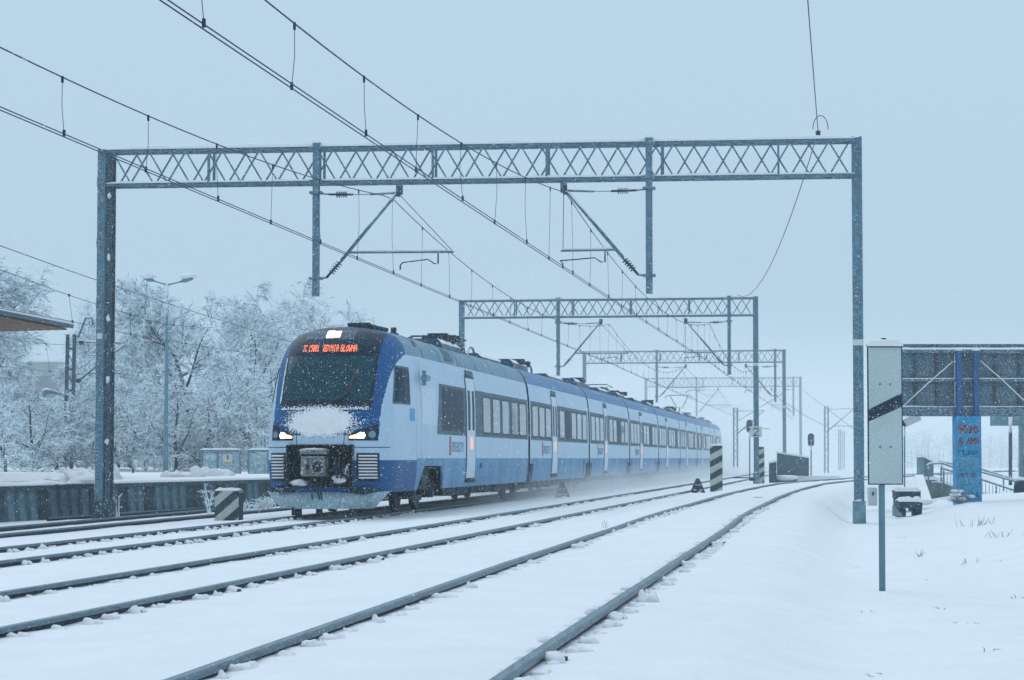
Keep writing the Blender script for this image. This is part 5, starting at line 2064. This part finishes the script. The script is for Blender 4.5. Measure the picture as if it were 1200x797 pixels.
# ------------------------------------------------------------------ snow-laden trees
def make_tree(name, seed, H, spread, trunk_r, n_main=9, upright=0.0, dense=1.0, base_clear=.12, twig_w=.055):
    """meshes (trunk, crown) of a snow-laden tree of height H standing at the origin"""
    rg = random.Random(seed)
    wood, crown = MB(), MB()
    def rnd(d, amt):
        return (d + Vector((rg.gauss(0, amt), rg.gauss(0, amt), rg.gauss(0, amt)))).normalized()
    tips = []
    def branch(p, d, L, r, lvl):
        n = 5 if lvl < 2 else 4
        pts, rad = [p.copy()], [r]
        for i in range(n):
            droop = {0: .0, 1: .02, 2: -.05, 3: -.12}.get(lvl, -.15)
            d = rnd(d + Vector((0, 0, droop + upright * .15)), .13 + .04 * lvl)
            p = p + d * (L / n)
            pts.append(p.copy())
            rad.append(max(.010, r * (1 - .75 * (i + 1) / n)))
        (wood if lvl < 3 else crown).tube(pts, rad, 6 if lvl == 0 else (5 if lvl == 1 else 3), 0 if lvl < 3 else 1, caps=False)
        if lvl >= 3:
            tips.append(pts)
            return
        kids = {0: n_main, 1: int(6 * dense), 2: int(6 * dense)}[lvl]
        for k in range(kids):
            f = rg.uniform(base_clear if lvl == 0 else .22, 1.0)
            j = min(n - 1, int(f * n))
            q = pts[j].lerp(pts[j + 1], f * n - j)
            dd = (pts[j + 1] - pts[j]).normalized()
            side = dd.cross(Vector((rg.gauss(0, 1), rg.gauss(0, 1), rg.gauss(0, .5)))).normalized()
            ang = rg.uniform(.55, 1.15) * (1 - .55 * upright)
            nd = (dd * math.cos(ang) + side * math.sin(ang)).normalized()
            if lvl == 0:
                nd.z = max(nd.z, .12)
                ll = L * spread * (1.15 - .75 * f) * rg.uniform(.75, 1.1)
            else:
                ll = L * rg.uniform(.42, .68) * (1.1 - .35 * f)
            branch(q, nd, ll, rad[j] * rg.uniform(.45, .65), lvl + 1)
    branch(Vector((0, 0, 0)), Vector((0, 0, 1)), H * .92, trunk_r, 0)
    # fine frosted twigs: sprays of thin ribbons that follow their branch
    def ribbon(q, d, l, w, mi):
        x = d.cross(Vector((rg.gauss(0, .4), 1, rg.gauss(0, .4)))).normalized() * w / 2
        m = q + d * l * .55 + Vector((0, 0, rg.gauss(0, .03) * l))
        e = m + (d + Vector((rg.gauss(0, .2), rg.gauss(0, .2), -.25))).normalized() * l * .45
        crown.face([q - x, q + x, m + x * .85, m - x * .85], mi)
        crown.face([m - x * .85, m + x * .85, e + x * .35, e - x * .35], mi)
        return m, e
    for pts in tips:
        for k in range(int(7 * dense)):
            j = rg.randrange(len(pts) - 1)
            q = pts[j].lerp(pts[j + 1], rg.random())
            d = rnd((pts[j + 1] - pts[j]).normalized() + Vector((0, 0, -.05)), .42)
            l = rg.uniform(.3, .75) * H / 9
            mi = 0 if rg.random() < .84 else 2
            m, e = ribbon(q, d, l, twig_w * rg.uniform(.5, 1.0), mi)
            for z_ in range(3):
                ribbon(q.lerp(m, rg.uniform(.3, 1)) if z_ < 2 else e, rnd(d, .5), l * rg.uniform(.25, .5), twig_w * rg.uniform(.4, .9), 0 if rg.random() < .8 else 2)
        for j in range(len(pts) - 1):                     # snow lying along the branch
            if rg.random() < .5:
                d = pts[j + 1] - pts[j]
                ribbon(pts[j] + Vector((0, 0, .03)), d.normalized(), d.length, twig_w * 1.9, 0)
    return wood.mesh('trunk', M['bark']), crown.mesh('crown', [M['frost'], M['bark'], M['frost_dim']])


T_A = make_tree('a', 11, 9.5, .62, .22, 13, 0, 1.15)
T_B = make_tree('b', 23, 9.0, .70, .18, 12, 0, 1.1)
T_C = make_tree('c', 37, 4.2, .75, .07, 10, .2, 1.0, .05, .035)
T_P = make_tree('p', 51, 13.0, .22, .16, 22, .75, .8, .06, .035)
T_D = make_tree('d', 67, 8.0, .45, .14, 12, .35, 1.0)


def plant(kind, label, u, Y, s, rz, group='snow laden trees behind the platform', name='frosted_tree', cat='tree', z=0.3, sx=1.0):
    x = (u - CX) / F * Y
    root = empty(name, (x, Y, z), rz)
    root.scale = (s * sx, s * sx, s)
    tag(root, label, cat, group)
    obj('trunk', kind[0], root, local=True)
    obj('crown', kind[1], root, local=True)
    return root


plant(T_A, 'big snow laden tree with dark trunk behind the tall street lamp', 232, 118, .98, 0.3)
plant(T_B, 'broad snow laden tree behind the glazed balustrades', 287, 126, 1.02, 1.9)
plant(T_B, 'snow laden tree whose top shows above the train cab', 384, 165, 1.33, 2.5)
plant(T_B, 'snow laden tree half hidden by the train nose', 335, 140, 1.00, 4.0)
plant(T_A, 'snow laden tree at the left edge below the canopy', -28, 112, 1.02, 2.1)
plant(T_D, 'slim frosted tree between the left edge and the lattice mast', 24, 140, .62, .8)
plant(T_B, 'snow laden tree between the lattice gantry mast and the street lamp', 158, 124, .84, 3.1)
plant(T_P, 'narrow tall poplar just left of the lattice gantry mast', 103, 190, .98, .2)
plant(T_P, 'narrow tall poplar touching the lattice gantry mast', 114, 195, 1.08, 2.2)
shrubs = [(8, 104, 'frosted bush at the far left under the canopy'), (40, 108, 'frosted bush left of the two legged mast'), (66, 120, 'frosted bush right behind the two legged mast'),
          (104, 116, 'frosted bush between the two legged mast and the gantry mast'), (140, 110, 'frosted bush right of the lattice gantry mast'), (172, 108, 'frosted bush left of the street lamp foot'),
          (206, 106, 'frosted bush right of the street lamp foot'), (236, 108, 'frosted bush behind the notice balustrade'), (268, 110, 'frosted bush behind the gap between the balustrades'), (300, 112, 'frosted bush next to the train nose')]
for i, (u, Y, lab) in enumerate(shrubs):
    plant(T_C, lab, u, Y, .88 + .22 * ((i * 7) % 5) / 4, i * 1.3, 'frosted bushes behind the platform', 'frosted_bush', 'bush', .35, 1.35)

# the wood behind, one hazy mass
rg = random.Random(77)
mb = MB()
def wood_top(u):
    if 15 < u < 115:
        return 482 + 10 * noise.noise(Vector((u * .05, 4, 0)))
    if u < 700:
        return 438 + 30 * noise.noise(Vector((u * .013, 1, 0))) + 14 * noise.noise(Vector((u * .05, 4, 0)))
    return 500 + 16 * noise.noise(Vector((u * .02, 1, 0))) + 8 * noise.noise(Vector((u * .07, 1, 3)))
for i in range(1500):
    left = rg.random() < .6
    Y = rg.uniform(150, 220) if left else rg.uniform(260, 420)
    u = rg.uniform(-60, 470) if left else rg.uniform(1015, 1290)
    zt = (CAMZ + (HORIZON - wood_top(u)) * Y / F) * rg.uniform(.45, 1.0)
    p = Vector(((u - CX) / F * Y, Y, -.3))
    d = Vector((rg.gauss(0, .1), 0, 1)).normalized()
    top = p + d * zt
    mb.tube([p, p.lerp(top, .5), top], [.06, .04, .012], 3, 2, caps=False)
    for k in range(26):
        f = rg.uniform(.12, 1)
        q = p.lerp(top, f)
        a_ = Vector((rg.gauss(0, 1), rg.gauss(0, .6), rg.uniform(.1, 1.0))).normalized()
        l = (1.15 - f) * zt * rg.uniform(.15, .4) + .25
        e = q + a_ * l + Vector((0, 0, -.12 * l))
        w = Vector((0, 0, rg.uniform(.012, .03)))
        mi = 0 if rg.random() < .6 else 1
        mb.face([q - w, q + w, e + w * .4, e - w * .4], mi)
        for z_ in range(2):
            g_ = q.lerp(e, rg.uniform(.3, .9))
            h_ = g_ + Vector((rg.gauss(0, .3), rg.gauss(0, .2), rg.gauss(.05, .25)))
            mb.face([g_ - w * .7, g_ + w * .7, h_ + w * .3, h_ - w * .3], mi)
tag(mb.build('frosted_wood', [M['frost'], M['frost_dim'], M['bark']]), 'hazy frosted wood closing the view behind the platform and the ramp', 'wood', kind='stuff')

# ------------------------------------------------------------------ dry grass and twigs poking through the snow
rg = random.Random(31)
def tuft(label, u, v, n, h, spread, mat='straw', group='dry tufts poking through the snow'):
    Y = 30.0
    for _ in range(8):
        X = (u - CX) / F * Y
        Y = max(9.0, (CAMZ - ground(X, Y)) * F / max(6, v - HORIZON))
    X = (u - CX) / F * Y
    z = ground(X, Y)
    mb = MB()
    for i in range(n):
        a_ = Vector((X + rg.gauss(0, spread), Y + rg.gauss(0, spread), z - .02))
        t = Vector((rg.gauss(0, .45), rg.gauss(0, .3), 1)).normalized() * h * rg.uniform(.5, 1.1)
        mb.tube([a_, a_ + t * .6, a_ + t + Vector((rg.gauss(0, .02), 0, -.02))], [.0035, .003, .0015], 3, 0, caps=False)
    o = mb.build('grass_tuft', M[mat])
    tag(o, label, 'grass tuft', group)
for (u, v, n, h, sp, lab) in [
    (1075, 652, 9, .14, .03, 'largest dry tuft, low in the snow right of the board post'), (1055, 630, 4, .10, .06, 'sparse dry stalks just right of the board post'),
    (1148, 612, 22, .22, .20, 'scatter of dark weeds below the blue pillar'), (1178, 628, 16, .16, .22, 'patch of weeds near the right edge below the handrail'),
    (1140, 660, 7, .12, .15, 'thin dry stalks right of the largest tuft'), (1086, 679, 3, .05, .04, 'tiny dark sprig below the largest tuft'),
    (1007, 717, 2, .07, .01, 'left one of two short sprigs near the board post foot'), (1019, 716, 3, .08, .01, 'right one of two short sprigs near the board post foot'),
    (1029, 790, 3, .06, .03, 'sprig at the bottom edge below the board'), (1158, 762, 3, .08, .02, 'lone sprig low in the snow toward the right corner'),
    (1098, 712, 5, .06, .05, 'small flat tuft in open snow right of the board post'), (1126, 730, 4, .05, .08, 'few stalks in open snow below the small flat tuft'),
    (1000, 665, 3, .06, .04, 'small sprig left of the board post'), (1190, 700, 4, .08, .06, 'stalks at the right edge in open snow'),
    (708, 618, 3, .16, .02, 'bent stalk standing between the middle and nearest tracks')]:
    tuft(lab, u, v, n, h, sp)
root_p = at(1125, 586, 59.3)
mb = MB()
for i in range(60):
    d = Vector((rg.gauss(0, .7), rg.gauss(0, .5), rg.uniform(.2, 1))).normalized() * rg.uniform(.15, .45)
    a_ = root_p + Vector((rg.gauss(0, .10), rg.gauss(0, .06), -.05))
    mb.tube([a_, a_ + d], [.008, .004], 3, 0, caps=False)
o = mb.build('dry_shrub', M['bark'])
tag(o, 'small dark snowy shrub at the foot of the blue pillar', 'shrub')
mb = MB()
for i in range(7):
    mb.blob(root_p + Vector((rg.gauss(0, .16), rg.gauss(0, .06), rg.uniform(.02, .25))), (.2, .14, .08), rg, 0, .6)
mb.build('shrub_snow', M['snow_fine'], o)
# weeds along the platform wall
for (u, v, Y, h, n, lab) in [(245, 592, 64, .95, 5, 'tall frosted weed leaning against the platform wall'), (312, 586, 68, .42, 26, 'white frosted weeds at the wall next to the plough'),
                             (290, 590, 64, .30, 10, 'frosted weed right of the low striped block'), (139, 603, 58, .9, 4, 'frosted weed growing at the lattice gantry mast')]:
    p = at(u, v, Y)
    p.z = ground(p.x, Y)
    mb = MB()
    for i in range(n):
        a_ = p + Vector((rg.gauss(0, .22 if n > 8 else .05), rg.gauss(0, .05), -.03))
        t = Vector((rg.gauss(-.2 if n < 8 else 0, .25), 0, 1)) * h * rg.uniform(.6, 1)
        mb.tube([a_, a_ + t * .5 + Vector((rg.gauss(0, .04), 0, 0)), a_ + t], [.014, .014, .008], 4, 0, caps=False)
        for j in range(4):
            q = a_ + t * rg.uniform(.3, 1)
            mb.tube([q, q + Vector((rg.gauss(0, .10), rg.gauss(0, .05), rg.uniform(.02, .12)))], [.014, .008], 4, 0, caps=False)
    o = mb.build('frosted_weed', M['frost'])
    tag(o, lab, 'weed', 'frosted weeds along the platform wall')

# ------------------------------------------------------------------ falling snow
rg = random.Random(99)
mb = MB()
for i in range(52000):
    Y = 8 + 46 * rg.random() ** (1 / 2.4)
    X = rg.uniform(-.27, .27) * Y
    Z = CAMZ + rg.uniform(-.14, .25) * Y
    if Z < .35 or Z > 13.5:
        continue
    if Y > 47 and X < 0.6 and Z < 4.6:
        continue
    r = rg.uniform(.0026, .0060) * (1.4 if rg.random() < .04 else 1) * min(1.0, .45 + Y / 45)
    k = len(mb.v)
    e = rg.uniform(.7, 1.3)
    mb.v += [(X + r, Y, Z), (X - r, Y, Z), (X, Y + r, Z), (X, Y - r, Z), (X, Y, Z + r * e), (X, Y, Z - r * e)]
    for f in ((0, 2, 4), (2, 1, 4), (1, 3, 4), (3, 0, 4), (2, 0, 5), (1, 2, 5), (3, 1, 5), (0, 3, 5)):
        mb.f.append(tuple(k + q for q in f)); mb.m.append(0); mb.sm.append(False)
tag(mb.build('falling_snow', M['flake']), 'snowflakes drifting down through the whole view', 'snow', kind='stuff')

# ------------------------------------------------------------------ powder snow whirled up by the train, and an added veil
def spray(label, c, d, rz, amount, sc, zpow, along):
    mb = MB()
    mb.box((0, 0, 0), (1, 1, 1))
    m = bpy.data.materials.new('powder_snow_and_veil')
    m.use_nodes = True
    nt = m.node_tree
    nt.nodes.clear()
    N, L = nt.nodes, nt.links
    o_ = N.new('ShaderNodeOutputMaterial')
    v = N.new('ShaderNodeVolumePrincipled')
    v.inputs['Color'].default_value = (1.0, 1.0, 1.0, 1)
    tc = N.new('ShaderNodeTexCoord')
    sp = N.new('ShaderNodeSeparateXYZ')
    L.new(tc.outputs['Generated'], sp.inputs[0])
    def mth(op, a_, b_=None, c_=None):
        n = N.new('ShaderNodeMath')
        n.operation = op
        n.use_clamp = False
        for i, q in enumerate((a_, b_, c_)):
            if q is None:
                continue
            if isinstance(q, (int, float)):
                n.inputs[i].default_value = q
            else:
                L.new(q, n.inputs[i])
        return n.outputs[0]
    def hump(x):                                     # 0 at both ends, 1 in the middle
        return mth('MULTIPLY', mth('MULTIPLY', x, mth('SUBTRACT', 1.0, x)), 4.0)
    up = mth('POWER', mth('SUBTRACT', 1.0, sp.outputs['Z']), zpow)
    lat = mth('POWER', hump(sp.outputs['X']), 1.0)
    lon = mth('MINIMUM', mth('MULTIPLY', sp.outputs['Y'], along), mth('MULTIPLY', mth('SUBTRACT', 1.0, sp.outputs['Y']), 6.0))
    lon = mth('MINIMUM', lon, 1.0)
    nz = N.new('ShaderNodeTexNoise')
    nz.inputs['Scale'].default_value = 1.0
    nz.inputs['Detail'].default_value = 3
    mp = N.new('ShaderNodeMapping')
    mp.inputs['Scale'].default_value = (d[0] * sc, d[1] * sc * .5, d[2] * sc)
    L.new(tc.outputs['Generated'], mp.inputs[0])
    L.new(mp.outputs[0], nz.inputs['Vector'])
    puff = mth('MAXIMUM', mth('MULTIPLY_ADD', nz.outputs['Fac'], 3.0, -0.75), 0.0)
    den = mth('MULTIPLY', mth('MULTIPLY', mth('MULTIPLY', up, lat), mth('MULTIPLY', lon, puff)), amount)
    L.new(den, v.inputs['Density'])
    L.new(v.outputs[0], o_.inputs['Volume'])
    o = mb.build('snow_spray_and_veil', m)
    o.location = c
    o.scale = d
    o.rotation_euler = (0, 0, rz)
    tag(o, label, 'snow cloud', kind='stuff')


def tl(lat, s_, z):
    return (t1c(NOSE_Y) + s_ * math.sin(TH) + lat * math.cos(TH), NOSE_Y + s_ * math.cos(TH) - lat * math.sin(TH), z)
spray('powder snow whirling up along the foot of the train', tl(1.3, 75, .50), (5.0, 128, 1.3), -TH, .22, .9, 1.6, 5.0)
spray('cloud of powder snow behind the tail of the train', tl(1.5, 172, 2.0), (11, 50, 4.6), -TH, .09, .35, .9, 4.0)
spray('added veil of drifting snow fading the line beyond the train', tl(-4, 195, 6.4), (130, 250, 13.4), -TH, .017, .05, .35, 2.4)  # extra volume added so distant gantries and trees fade

# ------------------------------------------------------------------ haze
mb = MB()
mb.box((200, 835, 6.75), (3900, 1730, 16.5))
hz = bpy.data.materials.new('snow_haze')
hz.use_nodes = True
hz.node_tree.nodes.clear()
ho = hz.node_tree.nodes.new('ShaderNodeOutputMaterial')
hv = hz.node_tree.nodes.new('ShaderNodeVolumePrincipled')
hv.inputs['Color'].default_value = (0.84, 0.96, 1.0, 1)
hv.inputs['Density'].default_value = 0.0008
hv.inputs['Anisotropy'].default_value = 0.0
hz.node_tree.links.new(hv.outputs[0], ho.inputs['Volume'])
tag(mb.build('haze', hz), 'pale snow haze filling the air', kind='stuff')
print('all done')
